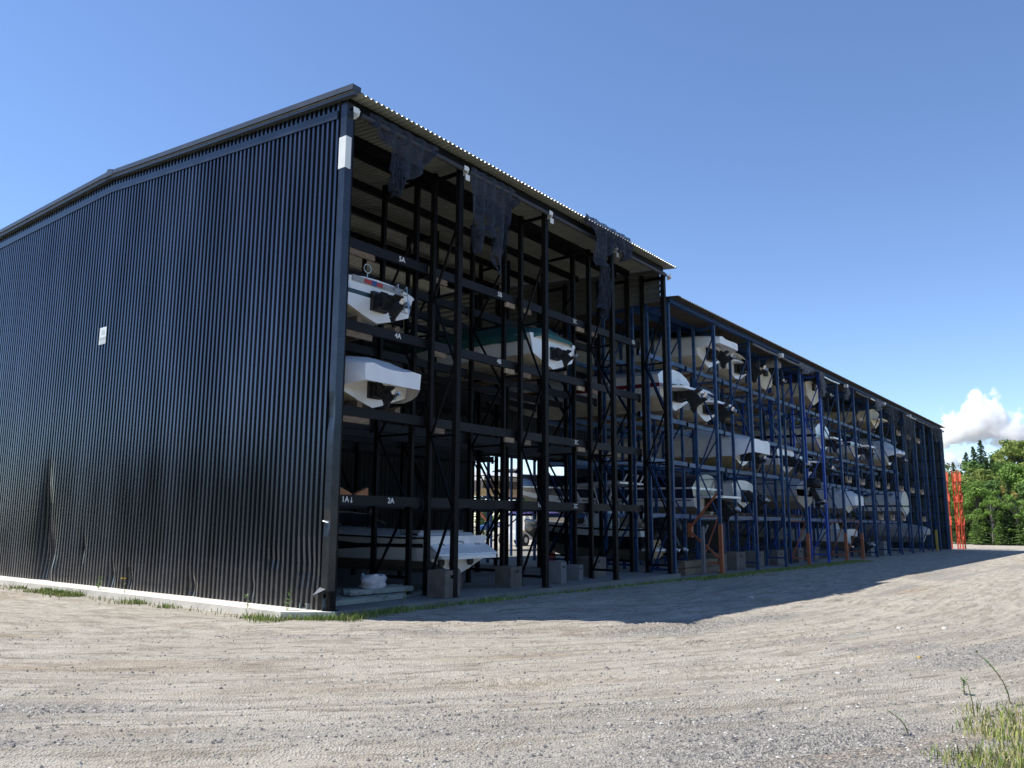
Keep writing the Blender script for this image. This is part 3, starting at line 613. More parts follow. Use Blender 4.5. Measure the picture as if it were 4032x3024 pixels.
def outboard(parent, x=0., z=.9, cowl=DRIVE, tilt=True, leg=DRIVE):
    mb = MB(); rows = []
    for (y, zc, w_, h_) in ((-.05, z+.16, .20, .24), (-.2, z+.26, .32, .46), (-.5, z+.24, .34, .5), (-.72, z+.16, .24, .36), (-.78, z+.12, .12, .2)):
        rows.append([(x+math.cos(q*math.pi/5)*w_/2, y, zc+math.sin(q*math.pi/5)*h_/2) for q in range(10)])
    mb.grid(rows, 0, closed=True); mb.face(rows[0]); mb.face(rows[-1][::-1]); o = mb.build('outboard_motor', [cowl], parent, smooth=True)
    mb = MB(); mb.bar((x, -.34, z+.05), (x, -.62, z-.62), .15, .26); mb.bar((x, -.35, z-.42), (x, -.85, z-.55), .24, .03)
    mb.tube([(x, -.42, z-.75), (x, -.6, z-.74), (x, -.88, z-.66)], [.03, .075, .06], 8); mb.box((x-.01, -.68, z-.98), (x+.01, -.52, z-.72)); mb.cbox((x, -.06, z-.12), (.28, .16, .36))
    g = mb.build('drive_leg', [leg], o); propeller(o, (x, -.9, z-.65), .17); return o
def platform(parent, B, z, ln=.55, m_=GEL):
    mb = MB(); b = B/2*.86; rows = []
    for (zz, g) in ((z-.05, -.02), (z+.03, 0)):
        rows.append([(-b-g, .02, zz), (-b-g, -ln*.55, zz), (-b*.7, -ln, zz), (b*.7, -ln, zz), (b+g, -ln*.55, zz), (b+g, .02, zz)])
    mb.grid(rows, 0, closed=True); mb.face(rows[0]); mb.face(rows[1][::-1]); return mb.build('swim_platform', [m_], parent)
def windscreen(parent, L_, B, D, t0=.5, m_=GLASS):
    b, kz, cz, sz = boat_profile(t0, L_, B, D); y = t0*L_; z = sz+.10; mb = MB()
    lo = [(-b*.86, y-.9, z-.05), (-b*.8, y-.2, z), (-b*.45, y+.15, z+.05), (b*.45, y+.15, z+.05), (b*.8, y-.2, z), (b*.86, y-.9, z-.05)]
    hi = [(p[0]*.88, p[1]-.30, p[2]+(.34 if 0 < i < 5 else .12)) for i, p in enumerate(lo)]
    mb.grid([lo, hi]); g = mb.build('windscreen', [m_], parent); mb = MB(); mb.tube(hi, .018, 6); mb.build('screen_frame', [METAL], g); return g
def cover(parent, L_, B, D, m_, ridge=.55, tail=.5, hem=.35, seed=1, name='cover', drop=.25, peak=.45, aftz=.15):
    mb = MB(); rows = []; n_ = 26
    for k in range(n_+1):
        t = -tail/L_+(1+tail/L_)*k/n_; tt = max(0, min(1, t)); b, kz, cz, sz = boat_profile(tt, L_, B, D); aft = max(0, -t)*L_/max(tail, .01)
        rz_ = ridge*math.exp(-((tt-peak)/.33)**2)+.10; rz_ *= (1-.7*aft); bb = (b+.03)*(1-.28*aft*aft); he = hem*(1-.8*tt*tt)
        z0 = sz-he-drop*0+aft*(.0); top = sz+rz_-aft*aftz
        sec = [(-bb*.99, z0+.18*aft), (-bb*1.01, sz-.14*he+.0), (-bb*.97, sz+.03-aft*aftz*.5), (-bb*.72, sz+.03+(top-sz)*.45), (-bb*.36, sz+.03+(top-sz)*.82), (0, top+.02)]
        sec = sec+[(-x, z) for (x, z) in sec[-2::-1]]
        rows.append([(x+.03*nz(t*9, z*4, seed+x), t*L_, z+.05*nz(t*7, x*2.2, seed)+.025*nz(t*22, x*6, seed+3.)+(.07*nz(t*12, seed+7.) if j in (0, 10) else 0)) for j, (x, z) in enumerate(sec)])
    mb.grid(rows); s = rows[0]; mb.face(s[::-1]); return mb.build(name, [m_], parent, smooth=True)
def rub(parent, L_, B, D, m_):
    for sgn in (-1, 1):
        mb = MB(); mb.tube([(sgn*(boat_profile(k/10, L_, B, D)[0]+.035), k/10*L_, boat_profile(k/10, L_, B, D)[3]-.05) for k in range(11)], .025, 6); mb.build('rub_rail', [m_], parent)

def new_boat(label, x, y, z, rz=0, group=None, kind='motor_boat'): return thing(kind, label, 'boat', (x, y, z), rz, group or 'boats stored on the racks')
def chocks(x, y, z, grp_label, m_=WOOD):
    pass
CHOCK = []
def cradle(x, zbeam, ys, lbl):       # timber bunks that carry one boat, laid across the beams
    for s in (-1, 1):
        mb = MB(); y0 = .88; a, b_ = (.07, .13) if s < 0 else (.13, .07)
        a, b_ = b_, a
        mb.hexa([(s*.55-.07, y0, 0), (s*.55+.07, y0, 0), (s*.55+.07, ys[1], 0), (s*.55-.07, ys[1], 0), (s*.55-.07, y0, a), (s*.55+.07, y0, b_), (s*.55+.07, ys[1], b_), (s*.55-.07, ys[1], a)])
        o = mb.build('timber_bunk', [WOOD], None, loc=(x, 0, zbeam)); tag(o, lbl, 'timber', 'timber bunks under the stored boats')

# --- tall shed
b = new_boat('white boat with dark green stripe and black sterndrive, above the nearest wrapped boat', 1.86, .95, 5.83, group='boats in the tall black racks')
hull(b, 6.8, 2.3, .84, stripe=GREENSTRIPE); deck(b, 6.8, 2.3, .84, crown=.13); sterndrive(b, .33, sc_=.85); rub(b, 6.8, 2.3, .84, GREYVINYL)
mb = MB(); mb.box((-.75, -.02, .80), (.75, .05, .93)); mb.build('transom_hatch', [GREYVINYL], b)
mb = MB(); mb.box((-.42, -.03, .82), (-.2, -.022, .91), 0); mb.box((-.20, -.031, .81), (-.06, -.022, .92), 1); mb.box((-.06, -.03, .82), (.12, -.022, .91), 0); mb.build('badge', [RED, BLUESTRIPE], b)
mb = MB(); rr = [(-.32+.10*math.cos(q*.5236), -.0, 1.16+.10*math.sin(q*.5236)) for q in range(13)]; mb.tube(rr, .014, 6); mb.tube([(-.32, 0, .9), (-.32, 0, 1.06)], .014, 6); mb.build('tow_ring', [METAL], b)
mb = MB(); mb.tube([(.45, -.02, 0.86), (.45, -.16, .96), (.45, -.22, .60), (.45, -.26, .32)], .016, 6); mb.tube([(.72, -.02, 0.86), (.72, -.16, .96), (.72, -.22, .60), (.72, -.26, .32)], .016, 6)
for zz in (.75, .55, .35): mb.tube([(.45, -.2, zz), (.72, -.2, zz)], .016, 6)
mb.build('boarding_ladder', [METAL], b)
mb = MB(); mb.cbox((-.85, -.015, .66), (.10, .03, .05)); mb.cbox((.92, -.015, .66), (.10, .03, .05)); mb.build('lifting_eye', [METAL], b)
cradle(1.86, LV_T[2]+.108, (.3, 4.6), 'one of two timber bunks under the green striped boat')
b = new_boat('white shrink-wrapped boat in the nearest bay, below the green striped one', 1.85, .98, 3.98, group='boats in the tall black racks')
hull(b, 6.6, 2.3, .86); cover(b, 6.6, 2.32, .86, SHRINK, .48, .62, .60, seed=3, peak=.4, aftz=.2, name='shrink_wrap'); sterndrive(b, .26, sc_=.7)
cradle(1.95, LV_T[1]+.108, (.3, 4.6), 'one of two timber bunks under the nearest shrink-wrapped boat')
b = new_boat('white boat under a teal canvas cover in the third black bay', 8.6, .92, 5.83, group='boats in the tall black racks')
hull(b, 7.0, 2.35, .88); cover(b, 7.0, 2.37, .88, GREENCOVER, .5, .12, .22, seed=5, peak=.35, aftz=.05, name='canvas_cover'); sterndrive(b, .33, sc_=.7)
cradle(8.6, LV_T[2]+.108, (.3, 4.6), 'one of two timber bunks under the boat with the teal cover')
# low boat with black swoosh, on the floor
b = new_boat('white boat with black swoosh sides on the floor of the second bay', 4.9, 1.15, .36, group='boats in the tall black racks')
hull(b, 8.2, 2.2, .90, bottom=TANHULL, side=GEL, rake=-.0); rub(b, 8.2, 2.2, .90, BLKGEL); deck(b, 8.2, 2.2, .90, crown=.12, aft=.05); windscreen(b, 8.2, 2.2, .90, .55); platform(b, 2.25, .44, .62)
mb = MB(); P8 = [(-.95, .42, .97), (.95, .42, .97), (1.05, -.36, .50), (-1.05, -.36, .50)]; lo_ = [(-.95, .42, .46), (.95, .42, .46), (1.05, -.36, .46), (-1.05, -.36, .46)]
mb.hexa(lo_+P8); sp = mb.build('stern_panel', [GEL], b)
sl_rot = (math.atan2(.47, .78), 0, 0); pz = lambda y: .50+(y+.36)*.6026+.006
for (s, x) in (('H', -.62), ('IT', .70)): text(s, .26, (x, .0, pz(0)), BLKGEL, sp, 'boat_name', sl_rot)
mb = MB(); mb.face([(-.18, .27, pz(.27)), (.18, .27, pz(.27)), (.12, .12, pz(.12)), (-.12, .12, pz(.12))], 0); mb.face([(-.06, .28, pz(.28)+.005), (.06, .28, pz(.28)+.005), (.05, .11, pz(.11)+.005), (-.05, .11, pz(.11)+.005)], 1); mb.build('crest', [mat('crest_red', (.55, .10, .03), .4), mat('crest_gold', (.7, .42, .08), .4)], sp)
mb = MB(); mb.tube([(-.2, .0, pz(0)), (-.14, -.02, pz(0)+.04), (.14, -.02, pz(0)+.04), (.2, .0, pz(0))], .018, 6); mb.build('grab_handle', [GREYVINYL], sp)
mb = MB(); mb.box((-.8, .5, .95), (.75, 1.15, 1.02)); mb.build('sun_pad', [GREYVINYL], b)
mb = MB()
for (x, z) in ((-.62, .30), (-.22, .25), (.42, .30)): mb.tube([(x, .01, z), (x, -.05, z)], .10, 12)
mb.tube([(0, .01, .10), (0, -.02, .10)], .04, 8); mb.build('exhaust_port', [DRIVE], b)
mb = MB()          # black swoosh along the port side
pts = [(t, lo, hi) for t, lo, hi in ((.02, .62, .80), (.15, .60, .76), (.28, .52, .72), (.38, .40, .80), (.45, .38, .74), (.55, .48, .82), (.66, .55, .88), (.78, .70, .90), (.88, .84, .86))]
for sg_ in (-1, 1):
    rows = [[], []]
    for t, lo, hi in pts:
        bb, kz, cz, sz = boat_profile(t, 8.2, 2.2, .90); cb = bb*.86*(1-.25*t*t)
        f = lambda q: cb+(bb-cb)*min(1, q*1.22)+.03
        rows[0].append((sg_*f(lo), t*8.2, cz+(sz-cz)*lo*.88)); rows[1].append((sg_*f(hi), t*8.2, cz+(sz-cz)*hi*.88))
    mb.grid(rows)
mb.build('swoosh_graphic', [BLKGEL], b)
mb = MB(); mb.tube([(-1.0, 4.4, 1.0), (-1.0, 4.1, 1.45), (-.6, 3.8, 1.7), (.6, 3.8, 1.7), (1.0, 4.1, 1.45), (1.0, 4.4, 1.0)], .02, 6); mb.build('bow_rail', [METAL], b)
for (yy, lb) in ((3.6, 'white fender hanging on the swoosh boat, the nearer to its stern'), (6.3, 'greyish fender hanging on the swoosh boat, the nearer to its bow')):
    x = 4.9-1.28; mb = MB(); mb.tube([(0, 0, .42), (0, 0, .50), (0, 0, .56), (0, 0, .62), (0, 0, 1.02), (0, 0, 1.09), (0, 0, 1.14)][0:7], [.03, .05, .10, .115, .115, .08, .035], 10)
    fo = mb.build('boat_fender', [mat('fender_vinyl', (.6, .61, .6), .4)], None, True, (x-.05, 1.25+yy, .0)); tag(fo, lb, 'fender', 'fenders on the swoosh boat')
    mb = MB(); mb.tube([(0, 0, 1.14), (.16, 0, 1.30)], .012, 5); mb.build('fender_rope', [mat('rope', (.3, .3, .28), .8)], fo)

# --- low shed, by level
G5, G4, G3, G2 = 'boats on the top level of the blue racks', 'boats on the fourth level of the blue racks', 'boats on the third level of the blue racks', 'boats on the second level of the blue racks'
def lb(x, k): return LV_L[k]+ldz(x)+.08
def place(x, y, k, label, grp, dz=.17): return new_boat(label, x, y, lb(x, k)+dz, 0, grp)
b = place(19.4, .95, 3, 'wrapped white boat at the near end of the top blue level', G5); hull(b, 7, 2.5, 1.0); cover(b, 7, 2.5, 1.0, SHRINK, .45, .85, .45, 11, aftz=.1, name='shrink_wrap'); sterndrive(b, .35)
b = place(22.75, 1.15, 3, 'white boat with a broad maroon band on the top blue level', G5); hull(b, 7, 2.5, 1.05, stripe=MAROON, topband=MAROON); deck(b, 7, 2.5, 1.05); platform(b, 2.5, .72, .35); sterndrive(b, .4, sc_=1.25)
b = place(25.85, 1.1, 3, 'small plain cream boat beside the maroon banded boat on the top blue level', G5); hull(b, 6, 2.3, .85, side=CREAM); deck(b, 6, 2.3, .85, CREAM); outboard(b, 0, .95, GREYVINYL)
b = place(31.8, .76, 3, 'cream boat with a white-tipped black outboard on the top blue level', G5); hull(b, 7, 2.45, 1.05, side=CREAM, bottom=TANHULL); deck(b, 7, 2.45, 1.05, CREAM); outboard(b, 0, 1.05)
b = place(44, .72, 3, 'cream boat farthest along the top blue level', G5); hull(b, 7, 2.4, 1.05, side=CREAM, bottom=TANHULL); deck(b, 7, 2.4, 1.05, CREAM); platform(b, 2.0, .5, .6, CREAM)
b = place(15.85, .72, 2, 'white boat with a thin maroon line and dark lettering just past the tall shed', G4); hull(b, 8.0, 2.6, 1.15, stripe=MAROON); deck(b, 8.0, 2.6, 1.15, crown=.3); platform(b, 2.6, .70, .75); sterndrive(b, .42, sc_=1.2); windscreen(b, 8, 2.6, 1.15, .5)
bb, kz, cz, sz = boat_profile(.27, 8, 2.6, 1.15); text('COBALT', .22, (-bb-.012, .29*8, sz-.23), NAVY, b, 'boat_lettering', (R(86), 0, R(-90)), bold=.002)
b = place(19.4, 1.15, 2, 'boat with pale ribbed canvas beside the maroon lined boat on the fourth level', G4); hull(b, 7, 2.4, 1.05, stripe=None); cover(b, 7, 2.42, 1.05, BLUECOVER, .4, .1, .2, 14, name='canvas_cover', aftz=.0); deck(b, 2.4, 2.1, 1.12, SHRINK, .15, name='ribbed_canvas'); platform(b, 2.4, .68, .75); sterndrive(b, .4, sc_=1.15)
b = place(34.85, 1.3, 2, 'white boat with a black waterline stripe and white swim platform on the fourth level', G4); hull(b, 7.2, 2.5, 1.2, stripe=BLKGEL); deck(b, 7.2, 2.5, 1.2, crown=.35); platform(b, 2.5, .68, .8); sterndrive(b, .38)
b = place(40.9, 1.15, 2, 'white boat with navy stern cushions midway along the fourth blue level', G4); hull(b, 7.2, 2.5, 1.0, topband=NAVY); deck(b, 7.2, 2.5, 1.0, BLUECOVER, .25); platform(b, 2.5, .72, .9); sterndrive(b, .38)
b = place(47, .7, 2, 'shrink-wrapped boat farthest along the fourth blue level', G4); hull(b, 7.4, 2.5, 1.0); cover(b, 7.4, 2.5, 1.0, SHRINK, .75, .8, .5, 17, name='shrink_wrap', peak=.25, aftz=.45); sterndrive(b, .3)
b = place(22.75, 1.07, 1, 'big shrink-wrapped boat at the near end of the third blue level', G3); hull(b, 8.2, 2.6, 1.05, bottom=mat('yellowed_bottom', (.42, .34, .17), .55)); cover(b, 8.2, 2.62, 1.05, SHRINK, .6, .85, .72, 18, name='shrink_wrap', peak=.4); sterndrive(b, .3)
b = place(28.83, 1.3, 1, 'white boat with twin dark drives midway along the third blue level', G3); hull(b, 7, 2.5, 1.1, stripe=NAVY); deck(b, 7, 2.5, 1.1, crown=.2); sterndrive(b, .45, x=-.35); sterndrive(b, .45, x=.35)
b = place(31.8, 1.26, 1, 'white boat with navy canopy and twin dark drives on the third blue level', G3); hull(b, 7, 2.5, 1.1, stripe=BLUESTRIPE); cover(b, 7, 2.4, 1.1, BLUECOVER, .3, 0., .1, 19, name='canvas_cover'); platform(b, 2.5, .72, .6); sterndrive(b, .4, sc_=1.3)
b = place(19.4, 1.2, 0, 'navy and white cruiser with a maroon line on the second blue level', G2, -.12); hull(b, 9, 2.8, 1.15, bottom=TANHULL, stripe=NAVY, topband=NAVY); deck(b, 9, 2.8, 1.15, NAVY, .5); platform(b, 2.8, .78, 1.0); sterndrive(b, .35, sc_=1.2); windscreen(b, 9, 2.8, 1.3, .5)
mb = MB(); mb.grid([[(-1.43, 0.02, .62), (-1.44, 4, .62), (-1.36, 6, .72)], [(-1.44, 0.02, .66), (-1.45, 4, .66), (-1.37, 6, .76)]]); mb.build('maroon_line', [MAROON], b)
mb = MB(); mb.grid([[(x, y, 1.35+.62*math.sin(min(1, (y-.8)/2.6)*1.57)*(1-abs(x)*.12)) for x in (-1.2, -.6, 0, .6, 1.2)] for y in np.linspace(.8, 5.5, 8)]); mb.grid([[(x, y, 1.30+.62*math.sin(min(1, (y-.8)/2.6)*1.57)*(1-abs(x)*.12)) for x in (-1.2, -.6, 0, .6, 1.2)] for y in np.linspace(.8, 5.5, 8)]); mb.build('canopy', [BLUECOVER], b, True)
b = place(22.75, 1.1, 0, 'small white boat tucked behind the navy cruiser on the second blue level', G2, .35); hull(b, 7, 2.4, .95, bottom=TANHULL); deck(b, 7, 2.4, .95); sterndrive(b, .3)
b = place(28.83, .5, 0, 'dull wrapped boat with a black outboard midway along the second blue level', G2, .4); hull(b, 8, 2.5, .9, bottom=TANHULL, side=TANHULL); cover(b, 8, 2.5, .9, SHRINKGREY, .6, .0, .3, 23, name='shrink_wrap', peak=.3); outboard(b, 0, .95)
b = place(37.9, 1.0, 0, 'white wrapped boat with drooping torn tail on the second blue level', G2, .35); hull(b, 8.5, 2.5, 1.0, bottom=TANHULL); cover(b, 8.5, 2.52, 1.0, SHRINK, 1.0, .6, .75, 24, name='shrink_wrap', peak=.4, aftz=.3)
b = place(50.2, .6, 0, 'white cabin boat with dark windows far along the second blue level', G2, .3); hull(b, 7.5, 2.5, 1.0, stripe=NAVY, bottom=TANHULL); deck(b, 7.5, 2.5, 1.0, crown=.7); windscreen(b, 7.5, 2.5, 1.25, .4)
# centre console on the floor
GF = 'boats on the floor of the blue racks'
b = new_boat('black hulled centre console with a white hard top just past the tall shed', 15.6, 1.45, .28, 0, GF)
hull(b, 5.6, 2.4, 1.1, bottom=TANHULL, side=BLKGEL, topband=GEL); deck(b, 5.6, 2.4, 1.08, GEL, .05); outboard(b, -.3, 1.0); outboard(b, .35, 1.0)
mb = MB(); mb.hexa([(-.85, .9, 2.62), (.85, .9, 2.62), (.8, 3.3, 2.54), (-.8, 3.3, 2.54), (-.85, .9, 2.68), (.85, .9, 2.68), (.8, 3.3, 2.60), (-.8, 3.3, 2.60)]); mb.hexa([(-.8, 1.0, 2.69), (.8, 1.0, 2.69), (.7, 3.2, 2.61), (-.7, 3.2, 2.61), (-.6, 1.3, 2.75), (.6, 1.3, 2.75), (.5, 2.9, 2.68), (-.5, 2.9, 2.68)]); mb.build('hard_top', [GEL], b)
mb = MB()
for s in (-1, 1):
    mb.tube([(s*.5, 1.5, 1.15), (s*.56, 1.6, 1.85), (s*.75, 1.2, 2.62)], .04, 8); mb.tube([(s*.5, 2.5, 1.15), (s*.56, 2.6, 1.85), (s*.7, 2.9, 2.56)], .04, 8); mb.tube([(s*.55, 1.55, 1.75), (s*.55, 2.6, 1.75)], .025, 6)
mb.build('top_frame', [WHITEPAINT], b)
mb = MB(); mb.hexa([(-.45, 1.6, 1.1), (.45, 1.6, 1.1), (.4, 2.8, 1.1), (-.4, 2.8, 1.1), (-.43, 1.7, 1.9), (.43, 1.7, 1.9), (.35, 2.3, 1.9), (-.35, 2.3, 1.9)]); mb.build('console', [GEL], b)
mb = MB(); mb.box((-.8, .1, 1.14), (.8, .45, 1.27)); mb.box((-.4, .75, 1.14), (.4, 1.2, 1.5)); mb.build('seat_cushion', [mat('tan_vinyl', (.35, .28, .2), .6)], b)
platform(b, 2.4, .40, .55); mb = MB()
for k in range(4): mb.tube([(-.6+k*.4, .95, 2.62), (-.6+k*.4, .75, 2.95)], .03, 6)
mb.build('rod_holders', [WHITEPAINT], b)
b = new_boat('white open boat with steering wheel on a low trailer midway along the floor', 37.9, .9, .2, 0, GF); hull(b, 7, 2.4, .95, bottom=TANHULL, stripe=None); deck(b, 7, 2.4, .95, GEL, .08); sterndrive(b, .2, sc_=1.1); windscreen(b, 7, 2.4, .95, .45)
mb = MB(); mb.hexa([(-.35, .7, .98), (.35, .7, .98), (.35, 1.3, .98), (-.35, 1.3, .98), (-.3, .85, 1.45), (.3, .85, 1.45), (.3, 1.15, 1.45), (-.3, 1.15, 1.45)]); mb.build('seat', [GEL], b)
b = new_boat('grey wrapped hull on yellow stands at the far end of the floor', 56.4, .8, .15, 0, GF); hull(b, 5.5, 2.0, 1.0, bottom=SHRINKGREY, side=SHRINKGREY); cover(b, 5.5, 2.0, 1.0, SHRINKGREY, .4, .4, .6, 31, name='shrink_wrap')
# --- timber bunks on the blue racks
for (x, k) in ((19.4, 3), (22.75, 3), (25.85, 3), (31.8, 3), (44, 3), (15.85, 2), (19.4, 2), (34.85, 2), (40.9, 2), (47, 2), (22.75, 1), (28.83, 1), (31.8, 1), (19.4, 0), (22.75, 0), (28.83, 0), (37.9, 0), (50.2, 0)):
    cradle(x, lb(x, k), (.0, 4.6), 'timber bunk under a boat, %s blue level, %s' % (('second', 'third', 'fourth', 'top')[k], {15.85: 'first bay past the tall shed', 19.4: 'second bay past the tall shed', 22.75: 'third bay past the tall shed', 25.85: 'fourth bay past the tall shed', 28.83: 'fifth bay past the tall shed', 31.8: 'sixth bay past the tall shed', 34.85: 'seventh bay past the tall shed', 37.9: 'eighth bay past the tall shed', 40.9: 'ninth bay past the tall shed', 44: 'tenth bay past the tall shed', 47: 'eleventh bay past the tall shed', 50.2: 'twelfth bay past the tall shed'}[x]))
# spare V chocks waiting on empty bays
def vchock(x, y, z, lbl, m_=WOODPALE):
    mb = MB()
    mb.box((-.35, -.06, 0), (.35, .06, .12))
    for s in (-1, 1): mb.hexa([(s*.34-.07, -.05, .12), (s*.34+.07, -.05, .12), (s*.34+.07, .05, .12), (s*.34-.07, .05, .12), (s*.34+(.05 if s > 0 else -.07), -.05, .34), (s*.34+(.07 if s > 0 else -.05), -.05, .34), (s*.34+(.07 if s > 0 else -.05), .05, .34), (s*.34+(.05 if s > 0 else -.07), .05, .34)])
    o = mb.build('timber_chock', [m_], None, loc=(x, y, z)); return tag(o, lbl, 'timber', 'spare V chocks on the blue racks')
for (x, k) in ((50.2, 3), (47.3, 3), (53.3, 3), (37.9, 3)): vchock(x, .1, lb(x, k), 'pale V-shaped timber chock on an empty top beam of the far blue racks')
for (x, k) in ((34.85, 1), (40.9, 1), (43.2, 1), (47, 1), (50.2, 1), (53.3, 1), (37.5, 1)): vchock(x, .1, lb(x, k), 'pale V-shaped timber chock on an empty third-level beam of the blue racks')
for (x, k) in ((44, 0), (47, 0), (41.2, 0), (53.3, 0)): vchock(x, .1, lb(x, k), 'pale V-shaped timber chock on an empty second-level beam of the far blue racks')
for (x, k, lbl) in ((.55, 0, 'brown wooden wedge on the lowest beam above the mark 1A'), (1.0, 0, 'brown wooden wedge on the lowest beam, the nearer to the mark 2A')):
    mb = MB(); mb.hexa([(-.17, -.05, 0), (.17, -.05, 0), (.17, .05, 0), (-.17, .05, 0), (-.17 if k == 9 else -.16, -.05, .16 if x < .8 else .03), (.16, -.05, .03 if x < .8 else .16), (.16, .05, .03 if x < .8 else .16), (-.16, .05, .16 if x < .8 else .03)])
    o = mb.build('wooden_wedge', [mat('brown_wedge', (.30, .14, .06), .8)], None, loc=(x+.55, BY, LV_T[0]+.107)); tag(o, lbl, 'wedge', 'wooden wedges on the lowest black beam')
# --- blocks on the floor
def block(x, y, lbl, wx=.62, wy=.62, h_=.56, rz=0, pale=False):
    z = .002 if x < 14 else lowz(x)+.01; mb = MB(); w_, d_ = wx/2, wy/2
    mb.box((-w_, -d_+.05, 0), (w_, d_, h_))
    # front face built round its lifting slot
    mb.box((-w_, -d_, 0), (w_, -d_+.048, h_*.70)); mb.box((-w_, -d_, h_*.70), (-.09, -d_+.048, h_*.82)); mb.box((.09, -d_, h_*.70), (w_, -d_+.048, h_*.82)); mb.box((-w_, -d_, h_*.82), (w_, -d_+.048, h_))
    o = mb.build('support_block', [BLOCK if not pale else mat('pale_block', (.18, .18, .18), .85, 0, .15, 4)], None, loc=(x, y, z), rz=rz); tag(o, lbl, 'block', 'boat support blocks on the shed floor')
block(3.36, .2, 'nearest brown support block with a lifting slot, in front of the first black post', .50, .5, .57)
block(5.05, 1.55, 'brown timber block under the stern of the swoosh boat', .5, .4, .42)
block(6.35, .75, 'brown support block left of the second black post, dim behind it', .46, .5, .5)
block(8.02, .5, 'pale grey slotted block standing right of the second black post', .42, .5, .56, .25, True)
block(9.35, .75, 'small pale slotted block midway across the third black bay', .3, .4, .42, .2, True)
block(11.2, 1.4, 'wide dim brown block left of the third black post', .9, .6, .55)
block(19.0, .85, 'grey support block just right of the orange sleeved post', .7, .7, .62)
block(20.5, .75, 'larger grey block beside the one near the orange sleeved post', .9, .7, .66)
block(23.0, .95, 'grey block between the third and fourth blue posts', .9, .7, .62)
block(25.6, 1.0, 'grey block just left of the second orange sleeve', .8, .7, .62)
block(28.9, 1.2, 'grey block left of the bright blue post', .7, .7, .66)
block(31.6, 1.3, 'dim block right of the bright blue post', .7, .7, .66)
block(40.7, .9, 'pale grey block beyond the white open boat, the nearer of two', .8, .7, .8, 0, True)
block(43.7, .9, 'pale grey block beyond the white open boat, the farther of two', .8, .7, .8, 0, True)
# timbers stacked by the orange sleeve
for i, (y, z, x0, x1, lb_) in enumerate(((.5, 0, 15.6, 18.7, 'bottom heavy timber beside the orange sleeved post'), (.72, .0, 15.3, 18.4, 'heavy timber behind the bottom one by the orange post'), (.6, .24, 15.8, 18.5, 'upper heavy timber of the stack by the orange post'))):
    mb = MB(); mb.box((x0-17, -.1, 0), (x1-17, .1, .22)); o = mb.build('heavy_timber', [WOOD], None, loc=(17, y, lowz(17)+.01+z)); tag(o, lb_, 'timber', 'heavy timbers by the orange post')
mb = MB(); mb.box((-.05, -.05, 0), (.05, .05, 1.62)); mb.bar((0, 0, 1.3), (.45, 0, 1.66), .05, .05); o = mb.build('timber_prop', [mat('grey_timber', (.2, .2, .2), .85)], None, loc=(16.75, .25, lowz(17)+.01)); tag(o, 'grey timber prop with a knee brace left of the orange sleeved post', 'prop')
# scrap pile on the slab by the corner
GUT = mat('green_grey_metal', (.27, .31, .29), .5, .1, .15, 3)
for i, (x0, x1, y, z, rz, lb_) in enumerate(((-.1, 2.55, .55, .01, .03, 'longest pale channel lying foremost in the scrap pile'), (.4, 2.75, .85, .01, .0, 'pale channel just behind the foremost one in the scrap pile'), (1.3, 3.0, .95, .13, -.06, 'short upper channel on top of the scrap pile'), (1.5, 3.1, 1.2, .13, .05, 'rear upper channel on the scrap pile'), (.3, 1.2, 2.2, .02, -.1, 'pale board lying apart behind the scrap pile'), (.5, 2.9, 1.25, .01, .02, 'lower rear channel of the scrap pile'))):
    mb = MB(); L_ = x1-x0
    mb.box((0, -.10, 0), (L_, .10, .012)); mb.box((0, -.10, .0125), (L_, -.088, .10)); mb.box((0, .088, .0125), (L_, .10, .10)); mb.box((0, -.0875, .088), (L_, -.05, .10))
    o = mb.build('metal_channel', [GUT], None, loc=(x0, y, z), rz=rz); tag(o, lb_, 'channel', 'scrap channels by the corner')
mb = MB(); rows = []
for a in range(9):
    v = a/8; rows.append([(math.cos(q*.5236)*(.27+.05*v-.25*max(0, v-.75))*(1+.45*nz(q*1.3, v*3)), math.sin(q*.5236)*(.2+.04*v)*(1+.1*nz(q*2., v*4, 4)), .26*v+.10*nz(q*1.1, v*5, 2)*v) for q in range(12)])
mb.grid(rows, 0, True); mb.face(rows[-1]); o = mb.build('crumpled_bag', [mat('dirty_white_bag', (.6, .6, .62), .6, 0, .2, 6)], None, True, (2.05, 1.0, .235)); tag(o, 'crumpled white bag on top of the scrap pile', 'bag')
# debris under the bag: uncountable rubbish
mb = MB()
for k in range(260):
    x = random.gauss(1.4, .75); y = random.gauss(1.35, .35)
    if y < .35 or x < .1 or x > 3.1: continue
    a = random.random()*6.3; L_ = random.uniform(.04, .22); hh = random.uniform(.01, .12)+.12*math.exp(-((x-1.6)/.7)**2); mb.bar((x, y, hh*.5+.01), (x+math.cos(a)*L_, y+math.sin(a)*L_, hh*random.uniform(.2, 1)+.015), random.uniform(.02, .07), .015)
o = mb.build('rubbish', [mat('rubbish_mix', (.20, .19, .17), .8, 0, .5, 14)]); tag(o, 'heap of broken scraps between the pale channels', 'rubbish', kind='stuff')
